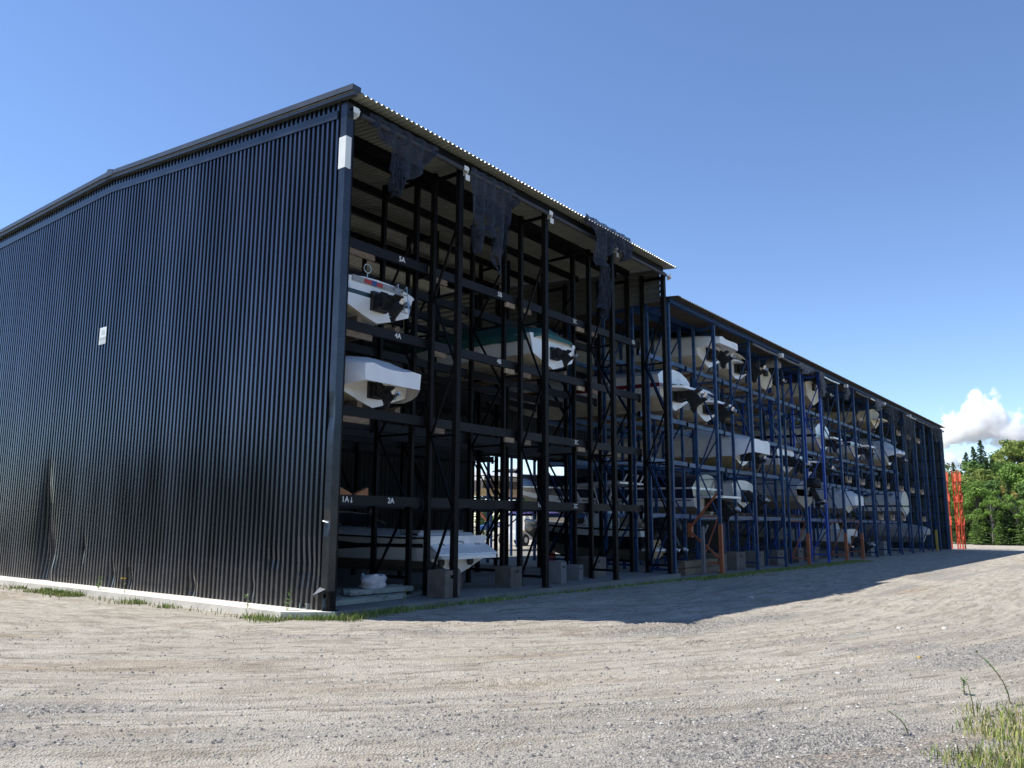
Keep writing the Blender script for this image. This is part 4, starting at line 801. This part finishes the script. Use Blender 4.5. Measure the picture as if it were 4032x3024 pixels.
# orange frames stored beyond the far end
def rack_frame(x, y, z, lbl, flip=1):
    t = thing('orange_rack_frame', lbl, 'rack frame', (x, y, z), 0, 'orange rack frames beyond the far wall')
    for (dx, hh) in ((-.55, 6.45), (.55, 6.35)): mb = MB(); mb.box((dx-.055, -.045, 0), (dx+.055, .045, hh)); mb.box((dx-.13, -.1, -.01), (dx+.13, .1, .02)); mb.build('post', [REDORANGE], t)
    mb = MB(); zz = .4; s = flip
    while zz < 5.2: mb.bar((-.55*s, 0, zz), (.55*s, 0, zz+1.0), .045, .04); zz += 1.0; s = -s
    mb.build('lacing', [REDORANGE], t)
    for zz in (1.7, 3.6, 5.3):
        mb = MB(); mb.box((-.5, -.10, zz), (.5, -.037, zz+.16)); mb.bar((-.3, -.1, zz+.22), (-.05, -.1, zz+.9), .1, .05); mb.bar((.2, -.1, zz+.22), (.42, -.1, zz+.9), .1, .05)
        mb.build('beam_stub', [REDORANGE], t)
zg = gz(66, 0)
rack_frame(66.3, -.30, zg, 'orange steel rack frame nearest the yard, beyond the far wall'); rack_frame(66.0, .62, zg, 'orange steel rack frame tucked between its two neighbours and the far wall', -1); rack_frame(66.9, .16, zg, 'orange steel rack frame farthest from the shed, behind the others')

# ------------------------------------------------------------------ seen through the opening in the back wall
GR = 'boats behind the sheds'
b = new_boat('tan and brown hulled boat seen through the opening, upper', 30.2, 22.3, 3.15, R(-90), GR)
hull(b, 9, 2.7, 1.3, bottom=mat('sand_bottom', (.55, .43, .26), .6), side=mat('brown_side', (.12, .10, .09), .4), topband=GEL); deck(b, 9, 2.7, 1.3, crown=.3); windscreen(b, 9, 2.7, 1.4, .5)
b = new_boat('white boat with a purple canvas seen low through the opening', 36.8, 23.2, .75, R(-90), GR); hull(b, 8, 2.6, 1.3); cover(b, 8, 2.6, 1.3, mat('purple_canvas', (.10, .08, .28), .7), .6, 0, .15, 41, name='canvas_cover')
st = thing('boat_stand', 'blue steel stand holding up the tan boat behind the sheds', 'stand', (30.2, 22.3, gz(30, 22)))
for (dx, dy) in ((1.2, -.9), (1.2, .9), (6.2, -.8), (6.2, .8)):
    mb = MB(); mb.box((dx-.06, dy-.06, 0), (dx+.06, dy+.06, 3.42)); mb.build('leg', [BLUE], st)
mb = MB(); mb.bar((.6, -.75, 3.36), (7.0, -.75, 3.36), .14, .12); mb.bar((.6, .75, 3.36), (7.0, .75, 3.36), .14, .12); mb.bar((1.2, -.9, .5), (6.2, -.8, 3.2), .06, .06); mb.build('cross_beam', [BLUE], st)
lf = thing('boom_lift', 'blue and white boom lift parked behind the sheds, seen through the opening', 'boom lift', (42.6, 27.3, gz(42, 27)), R(0))
mb = MB(); mb.box((-1.4, -.9, .45), (1.4, .9, 1.0)); mb.box((-1.2, -.8, 1.0), (.9, .8, 1.9)); mb.build('chassis', [WHITEPAINT], lf)
for (dx, dy) in ((-1.0, -1.05), (1.0, -1.05), (-1.0, 1.05), (1.0, 1.05)):
    mb = MB(); mb.tube([(dx, dy-.14, .45), (dx, dy+.14, .45)], .45, 18); wl = mb.build('wheel', [RUBBER], lf); mb = MB(); mb.tube([(dx, dy-.15, .45), (dx, dy+.15, .45)], .22, 12); mb.build('rim', [WHITEPAINT], wl)
mb = MB(); mb.bar((.8, -.95, 1.75), (-5.2, -.95, 1.62), .32, .42); bo = mb.build('boom', [LIFTBLUE], lf); mb = MB(); mb.bar((-5.1, -.95, 1.62), (-6.4, -.95, 1.38), .22, .26); mb.build('jib', [LIFTBLUE], bo); text('Z-34/22', .36, (-4.4, -1.115, 1.64), LETTER, bo, 'boom_lettering', (R(90), 0, 0))
mb = MB(); mb.bar((-4.6, -.6, 1.5), (-6.9, -.6, 3.3), .12, .12); mb.build('orange_strut', [ORANGE], lf)
jc = MB(); jc.hexa([(-.18, -.12, 0), (.18, -.12, 0), (.18, .12, 0), (-.18, .12, 0), (-.18, -.12, .34), (.12, -.12, .40), (.12, .12, .40), (-.18, .12, .34)]); o = jc.build('fuel_can', [RED], None, loc=(21.6, 9.95, lowz(22))); 
tag(o, 'red fuel can on the floor by the opening in the back wall', 'fuel can'); mb = MB(); mb.tube([(.1, 0, .40), (.17, 0, .5)], .025, 8); mb.tube([(-.12, 0, .36), (-.08, 0, .44), (.04, 0, .45), (.06, 0, .39)], .015, 6); mb.build('spout_and_handle', [RED], o)

# ------------------------------------------------------------------ grass, weeds, litter
GRASS = [mat('grass_green', (.12, .21, .035), .7, 0, .3, 3), mat('grass_olive', (.26, .30, .07), .8, 0, .3, 3), mat('grass_dry', (.42, .37, .17), .9, 0, .2, 3)]
def blades(name, pts, hmin, hmax, label, wid=.006, dry=(0, 0, 0, 1, 1, 2)):
    mb = MB()
    for (x, y, z) in pts:
        h_ = random.uniform(hmin, hmax)*random.uniform(.5, 1.1); a = random.random()*6.283; l_ = h_*random.uniform(.15, .8); b_ = random.random()*6.283
        dx, dy = math.cos(a)*wid*random.uniform(.6, 1.6), math.sin(a)*wid; ex, ey = math.cos(b_)*l_, math.sin(b_)*l_; i = len(mb.v)
        mb.v += [(x-dx, y-dy, z-.01), (x+dx, y+dy, z-.01), (x+ex*.35+dx*.8, y+ey*.35+dy*.8, z+h_*.6), (x+ex*.35-dx*.8, y+ey*.35-dy*.8, z+h_*.6), (x+ex, y+ey, z+h_)]
        m_ = random.choice(dry); mb.f += [(i, i+1, i+2, i+3), (i+3, i+2, i+4)]; mb.m += [m_, m_]
    o = mb.build(name, GRASS); return tag(o, label, 'grass', kind='stuff')
P = []
while len(P) < 2600:       # strip along the gable ledge
    y = random.uniform(.2, 19); e = -.68-.12*random.random()-abs(random.gauss(0, .22))*(1.3 if 5 < y < 10.5 else .8)
    dn = .03+1.6*max(0, nz(y*.9, 3.)-.12)+(.9 if 7.4 < y < 9.4 else 0)+(.4 if y < 1.2 else 0)
    if random.random() < dn: P.append((e, y, gz(e, y)))
blades('grass', P, .03, .15, 'grass strip growing along the pale ledge of the gable wall', .007)
P = []
while len(P) < 2200:
    x = random.uniform(-.75, 2.2)*random.random()**.3 if random.random() < .75 else random.uniform(2, 5); y = -.18-.5*max(0, .3-x)*0-abs(random.gauss(0, .16))-.25*max(0, 1-abs(x))*random.random()
    if x < -.1: y = .5+(-.2-.5)*((x+.62)/.57)-abs(random.gauss(0, .12))-.08
    P.append((x, y, gz(x, y)))
blades('grass', P, .03, .15, 'bright grass tuft strip round the near corner of the slab', .007)
P = []
while len(P) < 7000:
    x = random.uniform(4, 34); y = -.3-abs(random.gauss(0, .35 if x > 14 else .12)); 
    if x > 14 or random.random() < .3: P.append((x, y, gz(x, y)-.0))
blades('grass', P, .03, .09, 'low grass verge in the shade along the front of the racks', .012)
P = []
while len(P) < 12000:
    x = random.uniform(-3.6, -.2) if random.random() < .8 else random.uniform(-5, 3); y = random.uniform(-12.4, -10.1); e = -10.34-.34*nz(x*1.6, 7.)-.55*max(0, x+.9)-.30*max(0, -2.2-x)
    dd = e-y
    if dd > 0 and random.random() < min(1, .12+dd*1.5)*(.75+.6*nz(x*1.7, y*1.7, 4.)): P.append((x, y, gz(x, y)))
blades('grass', P, .02, .12, 'grass patch at the near right edge of the yard', .0045, (0, 1, 1, 1, 2, 2))
LEAF = mat('weed_leaf', (.10, .19, .04), .6, 0, .25, 5); STEM = mat('weed_stem', (.16, .17, .06), .8)
def weed(x, y, h_, lean, lbl, leaves=14, leafs=.06, flower=None):
    z = gh(x, y) if -12.4 < y < 1.4 and -9.4 < x < 10.9 else gz(x, y)
    t = thing('weed', lbl, 'plant', (x, y, z), 0, 'tall weeds in the yard'); mb = MB(); pts = [Vector((lean[0]*v*v, lean[1]*v*v, h_*v)) for v in np.linspace(0, 1, 6)]
    mb.tube(pts, [.006, .006, .005, .004, .003, .002], 5); mb.build('stem', [STEM], t); mb = MB()
    for k in range(leaves):
        v = random.uniform(.1, 1); p = Vector((lean[0]*v*v, lean[1]*v*v, h_*v)); a = random.random()*6.283; e = Vector((math.cos(a), math.sin(a), random.uniform(.1, .9))).normalized()*leafs*random.uniform(.6, 1.4); s_ = e.cross(Vector((0, 0, 1))).normalized()*leafs*.22
        mb.face([p, p+e*.5+s_, p+e, p+e*.5-s_])
    mb.build('leaves', [LEAF], t)
    if flower:
        mb = MB()
        for k in range(5): q = pts[-1]+Vector((random.gauss(0, .03), random.gauss(0, .03), random.gauss(0, .02))); mb.tube([q, q+Vector((0, 0, .015))], .018, 6)
        mb.build('flower_head', [flower], t)
weed(-.35, -10.62, .5, (-.28, .22), 'tallest leaning weed at the right edge of the yard', 26, .05)
weed(-1.15, -10.42, .34, (.02, .05), 'thin upright weed at the left rim of the right-hand grass patch', 18, .035)
weed(-2.1, -10.05, .20, (-.14, .12), 'short bent weed stalk low in the right foreground', 12, .03)
weed(-.2, -10.2, .15, (.0, .0), 'small leafy weed on the gravel beside the right-hand grass patch', 22, .05)
weed(1.45, -.42, .42, (.12, -.05), 'seeding weed at the slab edge just inside the shadow', 22, .06)
weed(-.42, .62, .5, (.06, -.1), 'ferny weed at the foot of the corner trim', 24, .09)
weed(-.6, 1.5, .4, (-.05, .05), 'leafy weed standing against the wall near the corner', 22, .07)
weed(-.5, 6.2, .42, (.0, .06), 'yellow flowered weed against the black wall', 10, .05, mat('yellow_petals', (.75, .5, .03), .6))
weed(-.5, 7.4, .40, (.03, .0), 'bushy green weed left of the yellow flowered one', 26, .09)
for (x, y, s, lb_, m_) in ((-.65, -8.44, .07, 'white scrap lying alone in the middle foreground gravel', PAPER), (.23, -8.82, .06, 'white flake right of the foreground scrap', PAPER), (5.14, -8.44, .09, 'pale scrap far out on the gravel, left of a twin', PAPER), (5.46, -9.07, .11, 'largest pale scrap out on the right-hand gravel', PAPER), (2.12, -9.33, .07, 'yellow block lying on the gravel', YELLOW), (9.0, -4.4, .14, 'white plastic strip inside the shadow edge', PAPER), (-3.3, 9.5, .12, 'white wisp of litter on the far left gravel', PAPER)):
    mb = MB(); q = [(math.cos(k*1.047)*s*.62*(.6+.5*random.random()), math.sin(k*1.047)*s*.6*(.6+.5*random.random())) for k in range(6)]
    mb.grid([[(a, b_, 0) for a, b_ in q], [(a*.8, b_*.8, s*.3) for a, b_ in q]], 0, True); mb.face([(a*.8, b_*.8, s*.3) for a, b_ in q])
    z = gh(x, y) if (-9.4 < x < 10.9 and -12.4 < y < 1.4) else gz(x, y)
    o = mb.build('litter', [m_], None, loc=(x, y, z-.004), rz=random.random()*3); tag(o, lb_, 'litter', 'litter on the gravel')

# ------------------------------------------------------------------ trees
def leaf_mat(name, c, c2):
    m = mat(name, c, .6, 0, .25, .6, c2=c2); n = m.node_tree; b_ = n.nodes['Principled BSDF']; b_.inputs['Specular IOR Level'].default_value = .25
    tr = n.nodes.new('ShaderNodeBsdfTranslucent'); mx = n.nodes.new('ShaderNodeMixShader'); mx.inputs[0].default_value = .28
    n.links.new(b_.inputs['Base Color'].links[0].from_socket, tr.inputs[0]); n.links.new(b_.outputs[0], mx.inputs[1]); n.links.new(tr.outputs[0], mx.inputs[2]); n.links.new(mx.outputs[0], n.nodes['Material Output'].inputs[0]); return m
BARK = mat('bark', (.16, .135, .11), .9, 0, .3, 8, .4, 20); BARKPALE = mat('pale_bark', (.20, .185, .165), .9, 0, .25, 8)
LV = {'maple': leaf_mat('maple_leaves', (.125, .24, .045), (.20, .31, .065)), 'olive': leaf_mat('olive_leaves', (.17, .24, .055), (.24, .29, .07)), 'spruce': leaf_mat('spruce_needles', (.06, .115, .045), (.10, .165, .06)), 'dark': leaf_mat('dark_leaves', (.09, .18, .045), (.14, .235, .06)), 'rust': leaf_mat('rusty_leaves', (.30, .26, .07), (.36, .30, .09))}
def quad(mb, p, n_, s):
    n_ = n_.normalized(); a = n_.cross(Vector((random.gauss(0, 1), random.gauss(0, 1), random.gauss(0, 1)))).normalized(); b_ = n_.cross(a)
    i = len(mb.v); mb.v += [tuple(p+a*s), tuple(p+b_*s*.62), tuple(p-a*s), tuple(p-b_*s*.62)]; mb.f.append((i, i+1, i+2, i+3)); mb.m.append(0)
def rv(): 
    v = Vector((random.gauss(0, 1), random.gauss(0, 1), random.gauss(0, 1))); return v.normalized()
def broadleaf(kind, H, Wd, nclump, nleaf, seed, low_=.25, ls=.17):
    random.seed(seed); mb = MB(); tk = MB(); cl = []
    tk.tube([(0, 0, -.3), (.05, .04, H*.25), (-.05, .1, H*.55), (.05, 0, H*.85)], [H*.022, H*.018, H*.012, H*.004], 7)
    for k in range(nclump):
        v = random.uniform(low_, .96); rr = Wd*math.sin(min(1, (v-low_+.10)/(1-low_+.10)*1.02)*math.pi)**.6*random.uniform(.25, 1.); a = random.random()*6.283
        c = Vector((math.cos(a)*rr, math.sin(a)*rr, H*v)); s = Wd*random.uniform(.14, .36); cl.append((c, s))
        tk.tube([(0, 0, H*max(.15, v-.22)), (c.x*.5, c.y*.5, H*(v-.08)), tuple(c)], [H*.008, H*.005, H*.002], 5)
        for j in range(nleaf):
            e = rv(); p = c+Vector((e.x*s, e.y*s, e.z*s*.7))*random.random()**.35; quad(mb, p, e+rv()*.7, ls*random.uniform(.6, 1.25))
    return mb, tk
def spruce(H, Wd, seed, n_=95, start=.06):
    random.seed(seed); mb = MB(); tk = MB(); tk.tube([(0, 0, -.3), (0, 0, H*.5), (.03, 0, H)], [H*.016, H*.010, .01], 6)
    for k in range(n_):
        v = start+(1-start)*(k/n_)**.9; L_ = Wd*(1-v)**.85*random.uniform(.65, 1.15)+.12; a = k*2.4+random.gauss(0, .3); dr = Vector((math.cos(a), math.sin(a), -.18-.25*random.random())); s_ = Vector((-math.sin(a), math.cos(a), 0)); base_ = Vector((0, 0, H*v))
        m_ = int(9+L_*17)
        for j in range(m_):
            t = random.random(); p = base_+dr*L_*t+s_*random.gauss(0, .17)*L_*(1-t*.6)+Vector((0, 0, .10*L_*t*t-random.random()*.10)); quad(mb, p, Vector((random.gauss(0, .6), random.gauss(0, .6), 1)), .105*random.uniform(.6, 1.3))
    return mb, tk
PROTO = {}
def proto(key, build, leafm, bark): PROTO[key] = (build, leafm, bark, [None])
proto('maple', broadleaf('m', 8.0, 2.7, 60, 130, 1, .14, .13), LV['maple'], BARK); proto('maple2', broadleaf('m', 7.2, 2.4, 54, 130, 2, .10, .13), LV['dark'], BARK); proto('olive', broadleaf('m', 8.6, 2.9, 60, 120, 3, .25, .13), LV['olive'], BARK); proto('rust', broadleaf('m', 6.8, 2.0, 30, 80, 8), LV['rust'], BARK)
proto('open', broadleaf('m', 6.6, 1.9, 34, 80, 4, .26, .12), LV['maple'], BARKPALE); proto('spruce', spruce(9.5, 2.3, 5, 190), LV['spruce'], BARK); proto('spruce2', spruce(7.8, 2.5, 6, 170), LV['spruce'], BARK); proto('young', spruce(4.2, 1.9, 7, 80), leaf_mat('young_needles', (.13, .23, .06), (.19, .30, .08)), BARKPALE)
random.seed(99)
KIND = {'maple': ('maple_tree', 'bright green broadleaf tree'), 'maple2': ('broadleaf_tree', 'mid green bushy tree'), 'olive': ('olive_tree_crown', 'olive yellow-green tree'), 'rust': ('rusty_tree', 'rust tinted tree'), 'open': ('slender_tree', 'slender pale-trunked tree'), 'spruce': ('spruce_tree', 'tall dark spruce'), 'spruce2': ('spruce_tree', 'broad dark spruce'), 'young': ('young_spruce', 'low light green spruce')}
def tree(key, az, dist, s, where, zoff=0.):
    x = CAM.x+math.sin(R(az))*dist; y = CAM.y+math.cos(R(az))*dist; (mbs, lm, bk, made) = PROTO[key]; z = gz(x, y)+zoff
    nm = KIND[key][0].replace('olive_tree_crown', 'broadleaf_tree').replace('rusty_tree', 'broadleaf_tree')
    t = thing(nm, KIND[key][1]+' '+where, 'tree', (x, y, z), random.random()*6.283, 'trees at the edge of the yard'); s *= 1.0 if dist < 105 else (1.2 if dist < 118 else 1.4); t.scale = (s, s, s*random.uniform(.95, 1.05))
    if made[0] is None:
        cr = mbs[0].build('crown', [lm], t); tr = mbs[1].build('trunk', [bk], t); made[0] = (cr, tr)
    else:
        for q in made[0]: c = q.copy(); col.objects.link(c); c.parent = t
    return t
# hill the wood stands on
mb = MB(); rows = []
for i in range(24):
    for_ = []
    for j in range(30):
        dd = 98+i*i*.55; az = R(62+j*48/29); x = CAM.x+math.sin(az)*dd; y = CAM.y+math.cos(az)*dd
        for_.append((x, y, gz(x, y)-.15+max(0, dd-104)*.032+.35*nz(x*.08, y*.08)*min(1, i/4)))
    rows.append(for_)
mb.grid(rows); ho = mb.build('hill', [mat('forest_floor', (.055, .06, .025), .95, 0, .4, .4, .5, 3)], None, True); ho['kind'] = 'structure'
def hz(dist): return max(0, dist-104)*.032
TR_ = [('spruce2', 81.1, 101, .70, 'close behind the orange frames'), ('maple', 82.3, 100, .86, 'right of the orange frames, its crown reaching low'), ('young', 82.2, 97, .75, 'at the gravel edge right of the orange frames'), ('open', 83.0, 98, .78, 'at the gravel edge with bare lower trunk'), ('open', 83.6, 99, .85, 'second along the gravel edge with a forked trunk'),
       ('spruce', 84.0, 101, .72, 'near the right edge of the photo, dark and narrow'), ('open', 84.3, 98, .80, 'third along the gravel edge'), ('maple2', 84.9, 100, .9, 'at the right edge of the photo'), ('maple2', 83.2, 103, .95, 'behind the slender edge trees'), ('spruce2', 82.9, 104, .86, 'rising from the middle of the wood'),
       ('young', 83.35, 97, .62, 'beneath the forked trunk at the gravel edge'), ('young', 84.6, 97.5, .8, 'at the gravel edge by the right border'), ('maple2', 83.9, 99, .55, 'low and bushy between the slender trunks'), ('spruce2', 82.6, 99.5, .62, 'low and dark beside the bright green tree'), ('maple', 84.75, 99, .6, 'low and bright at the right border'),
       ('spruce2', 83.75, 98, .55, 'dark and low in front of the slender trunks'), ('spruce', 84.45, 99.5, .5, 'narrow and dark at the front near the right border'), ('spruce', 82.55, 101, .62, 'narrow and dark just right of the bright green tree'), ('spruce2', 81.75, 103, .66, 'dark, half behind the orange frames'),
       ('olive', 81.6, 112, .80, 'behind the orange frames'), ('olive', 82.4, 114, .86, 'in the middle rank of the wood'), ('olive', 83.3, 112, .74, 'in the middle rank, right half'), ('rust', 83.9, 110, .82, 'showing between greener crowns on the right'), ('maple', 84.4, 115, .95, 'in the middle rank at the right'), ('spruce', 81.95, 124, .88, 'top of the wood, left of two'), ('spruce', 82.75, 122, .99, 'top of the wood, the highest'), ('spruce2', 83.3, 124, .98, 'on the skyline right of the highest'), ('spruce', 81.2, 126, .75, 'on the skyline nearest the shed'),
       ('spruce', 82.35, 121, .86, 'on the skyline between the two tallest'), ('spruce2', 83.0, 118.5, .95, 'dark below the skyline, right of the tallest'), ('spruce2', 84.6, 104, .8, 'dark, second from the right border'), ('spruce', 83.55, 104, .66, 'narrow and dark behind the forked trunk'),
       ('olive', 84.2, 128, 1.05, 'with a rounded crown on the skyline at the right'), ('olive', 85.0, 126, 1.02, 'on the skyline at the very edge'), ('maple2', 82.2, 120, .95, 'below the skyline spruces'), ('maple2', 80.4, 104, .85, 'hidden half behind the far wall corner'), ('maple2', 83.7, 121, .98, 'below the rounded skyline crown'), ('olive', 80.7, 116, .85, 'beyond the far wall corner'), ('maple', 81.5, 106, .72, 'just over the orange frames')]
for (k, az, dd, s, wh) in TR_: tree(k, az, dd, s, wh, hz(dd)-.1)
keys = ['maple', 'maple2', 'olive', 'spruce', 'spruce2', 'maple']
for i in range(40):       # the wood carries on outside the frame on both sides
    az = 85.8+i*.62 if i < 26 else 79.6-(i-26)*.8; dd = random.uniform(99, 126); tree(keys[i % 6], az, dd, random.uniform(.75, 1.0), 'of the wood past the edge of the photo', hz(dd)-.1)
for i in range(54):       # tree line to the left that the glossy gable wall mirrors
    x = (-48 if i < 30 else -55)+random.uniform(-4, 4); y = -20+(i % 30)*5.2+(2.6 if i >= 30 else 0); (mbs, lm, bk, made) = PROTO[keys[i % 6]]
    t = thing('broadleaf_tree', 'tree of the line left of the yard, past the edge of the photo', 'tree', (x, y, gz(x, y)), random.random()*6, 'tree line left of the yard'); s = random.uniform(1.1, 1.5); t.scale = (s, s, s)
    for q in made[0]: c = q.copy(); col.objects.link(c); c.parent = t
for i in range(40):       # unseen trees added behind the camera to darken wall reflections and shed interior
    x = -45+(i % 20)*6.2+random.uniform(-2, 2); y = (-58 if i < 20 else -65)+random.uniform(-3, 3); (mbs, lm, bk, made) = PROTO[keys[i % 6]]
    t = thing('broadleaf_tree', 'unseen tree added behind the viewpoint to darken reflections', 'tree', (x, y, gz(x, y)), random.random()*6, 'unseen trees added behind the camera'); s = random.uniform(1.3, 1.7); t.scale = (s, s, s)
    for q in made[0]: c = q.copy(); col.objects.link(c); c.parent = t
mb = MB(); mb.grid([[(x, y, gz(x, y)+.03) for x in (-140, -60, -30, -14)] for y in (-60, -20, 20, 60, 160)]); mb.grid([[(x, y, gz(x, y)+.03) for x in (-13.9, 10, 40, 90)] for y in (-140, -80, -40)]); vo = mb.build('verge', [mat('added_dark_grass', (.06, .085, .025), .95, 0, .4, .8, .5, 6)]); vo['kind'] = 'structure'  # unseen dark grass sheets, added to darken what the gable wall mirrors
for i in range(14):       # trees behind the sheds
    x = 25+i*5.5; y = 62+random.uniform(-5, 8); (mbs, lm, bk, made) = PROTO[keys[i % 6]]
    t = thing('broadleaf_tree', 'tree standing far behind the sheds, glimpsed through the opening', 'tree', (x, y, gz(x, y)), random.random()*6, 'trees behind the sheds'); s = random.uniform(.7, .85); t.scale = (s, s, s)
    for q in made[0]: c = q.copy(); col.objects.link(c); c.parent = t

# ------------------------------------------------------------------ clouds
def cloud(az, el, dist, wd, ht, seed, label):
    me = bpy.data.meshes.new('cloud'); a, b, c = wd/2, wd*.18, ht
    v = [(x*a, y*b, z*c) for z in (0, 1) for (x, y) in ((-1, -1), (1, -1), (1, 1), (-1, 1))]
    me.from_pydata(v, [], [(3, 2, 1, 0), (4, 5, 6, 7), (0, 1, 5, 4), (1, 2, 6, 5), (2, 3, 7, 6), (3, 0, 4, 7)])
    m = bpy.data.materials.new('cloud_vapour'); m.use_nodes = True; n = m.node_tree; n.nodes.clear(); L = n.links.new
    out = n.nodes.new('ShaderNodeOutputMaterial'); pv = n.nodes.new('ShaderNodeVolumePrincipled'); L(pv.outputs[0], out.inputs['Volume'])
    pv.inputs['Color'].default_value = (1, 1, 1, 1); pv.inputs['Anisotropy'].default_value = .0
    tc = n.nodes.new('ShaderNodeTexCoord')
    def M(op, x, y=None, z=None):
        t = n.nodes.new('ShaderNodeMath'); t.operation = op
        for k, q in enumerate((x, y, z)):
            if q is None: continue
            if isinstance(q, (int, float)): t.inputs[k].default_value = q
            else: L(q, t.inputs[k])
        return t.outputs[0]
    mp = n.nodes.new('ShaderNodeMapping'); mp.inputs['Scale'].default_value = (1/ht,)*3; mp.inputs['Location'].default_value = (seed, seed*.7, 0); L(tc.outputs['Object'], mp.inputs[0])
    def V(scale, off=0):
        t = n.nodes.new('ShaderNodeTexVoronoi'); t.feature = 'SMOOTH_F1'; t.inputs['Scale'].default_value = scale; t.inputs['Smoothness'].default_value = .35; L(mp.outputs[0], t.inputs[0]); return t.outputs['Distance']
    nzt = n.nodes.new('ShaderNodeTexNoise'); nzt.inputs['Scale'].default_value = 11; nzt.inputs['Detail'].default_value = 5; L(mp.outputs[0], nzt.inputs[0])
    big = V(2.6); sm = V(7.5)
    sp = n.nodes.new('ShaderNodeSeparateXYZ'); L(tc.outputs['Object'], sp.inputs[0])
    x = M('DIVIDE', sp.outputs[0], a); y = M('DIVIDE', sp.outputs[1], b); z = M('DIVIDE', sp.outputs[2], c)
    fc = n.nodes.new('ShaderNodeFloatCurve'); cu = fc.mapping.curves[0]
    PR = [(0, .12), (.1, .50), (.25, .68), (.38, .74), (.5, .95), (.65, .93), (.74, .82), (.80, .60), (.88, .68), (.95, .52), (1, .10)]
    cu.points[0].location = PR[0]; cu.points[1].location = PR[-1]
    for p in PR[1:-1]: cu.points.new(*p)
    fc.mapping.update(); L(M('MULTIPLY_ADD', x, .5, .5), fc.inputs[1]); top = fc.outputs[0]
    zt = M('SUBTRACT', top, z)                         # room below the top
    side = M('SUBTRACT', 1.0, M('POWER', M('ABSOLUTE', y), 2.0)); e1 = M('MINIMUM', M('MULTIPLY', zt, 1.6), M('MULTIPLY', side, .8))
    e2 = M('MINIMUM', e1, M('MULTIPLY', M('SUBTRACT', z, .06), 2.2)); ex = M('MULTIPLY', M('SUBTRACT', 1.0, M('ABSOLUTE', x)), 1.6); e3 = M('MINIMUM', e2, ex)
    dsp = M('ADD', M('MULTIPLY', M('SUBTRACT', .42, big), .75), M('MULTIPLY', M('SUBTRACT', .45, sm), .34)); dsp = M('ADD', dsp, M('MULTIPLY', M('SUBTRACT', nzt.outputs[0], .5), .55))
    den = M('MULTIPLY', M('ADD', M('SUBTRACT', e3, .10), dsp), 7.0); den = M('MINIMUM', M('MAXIMUM', den, 0.0), 1.0)
    L(M('MULTIPLY', den, .065), pv.inputs['Density'])
    me.materials.append(m); o = bpy.data.objects.new('cloud', me); col.objects.link(o)
    o.location = (CAM.x+math.sin(R(az))*dist, CAM.y+math.cos(R(az))*dist, CAM.z+math.tan(R(el))*dist); o.rotation_euler.z = R(-az)
    tag(o, label, 'cloud')

cloud(82.75, 4.35, 3000, 285, 205, 4, 'large white cumulus cloud above the trees')
cloud(80.9, 3.1, 3400, 110, 80, 9, 'small low cloud peeping over the trees beside the far wall')
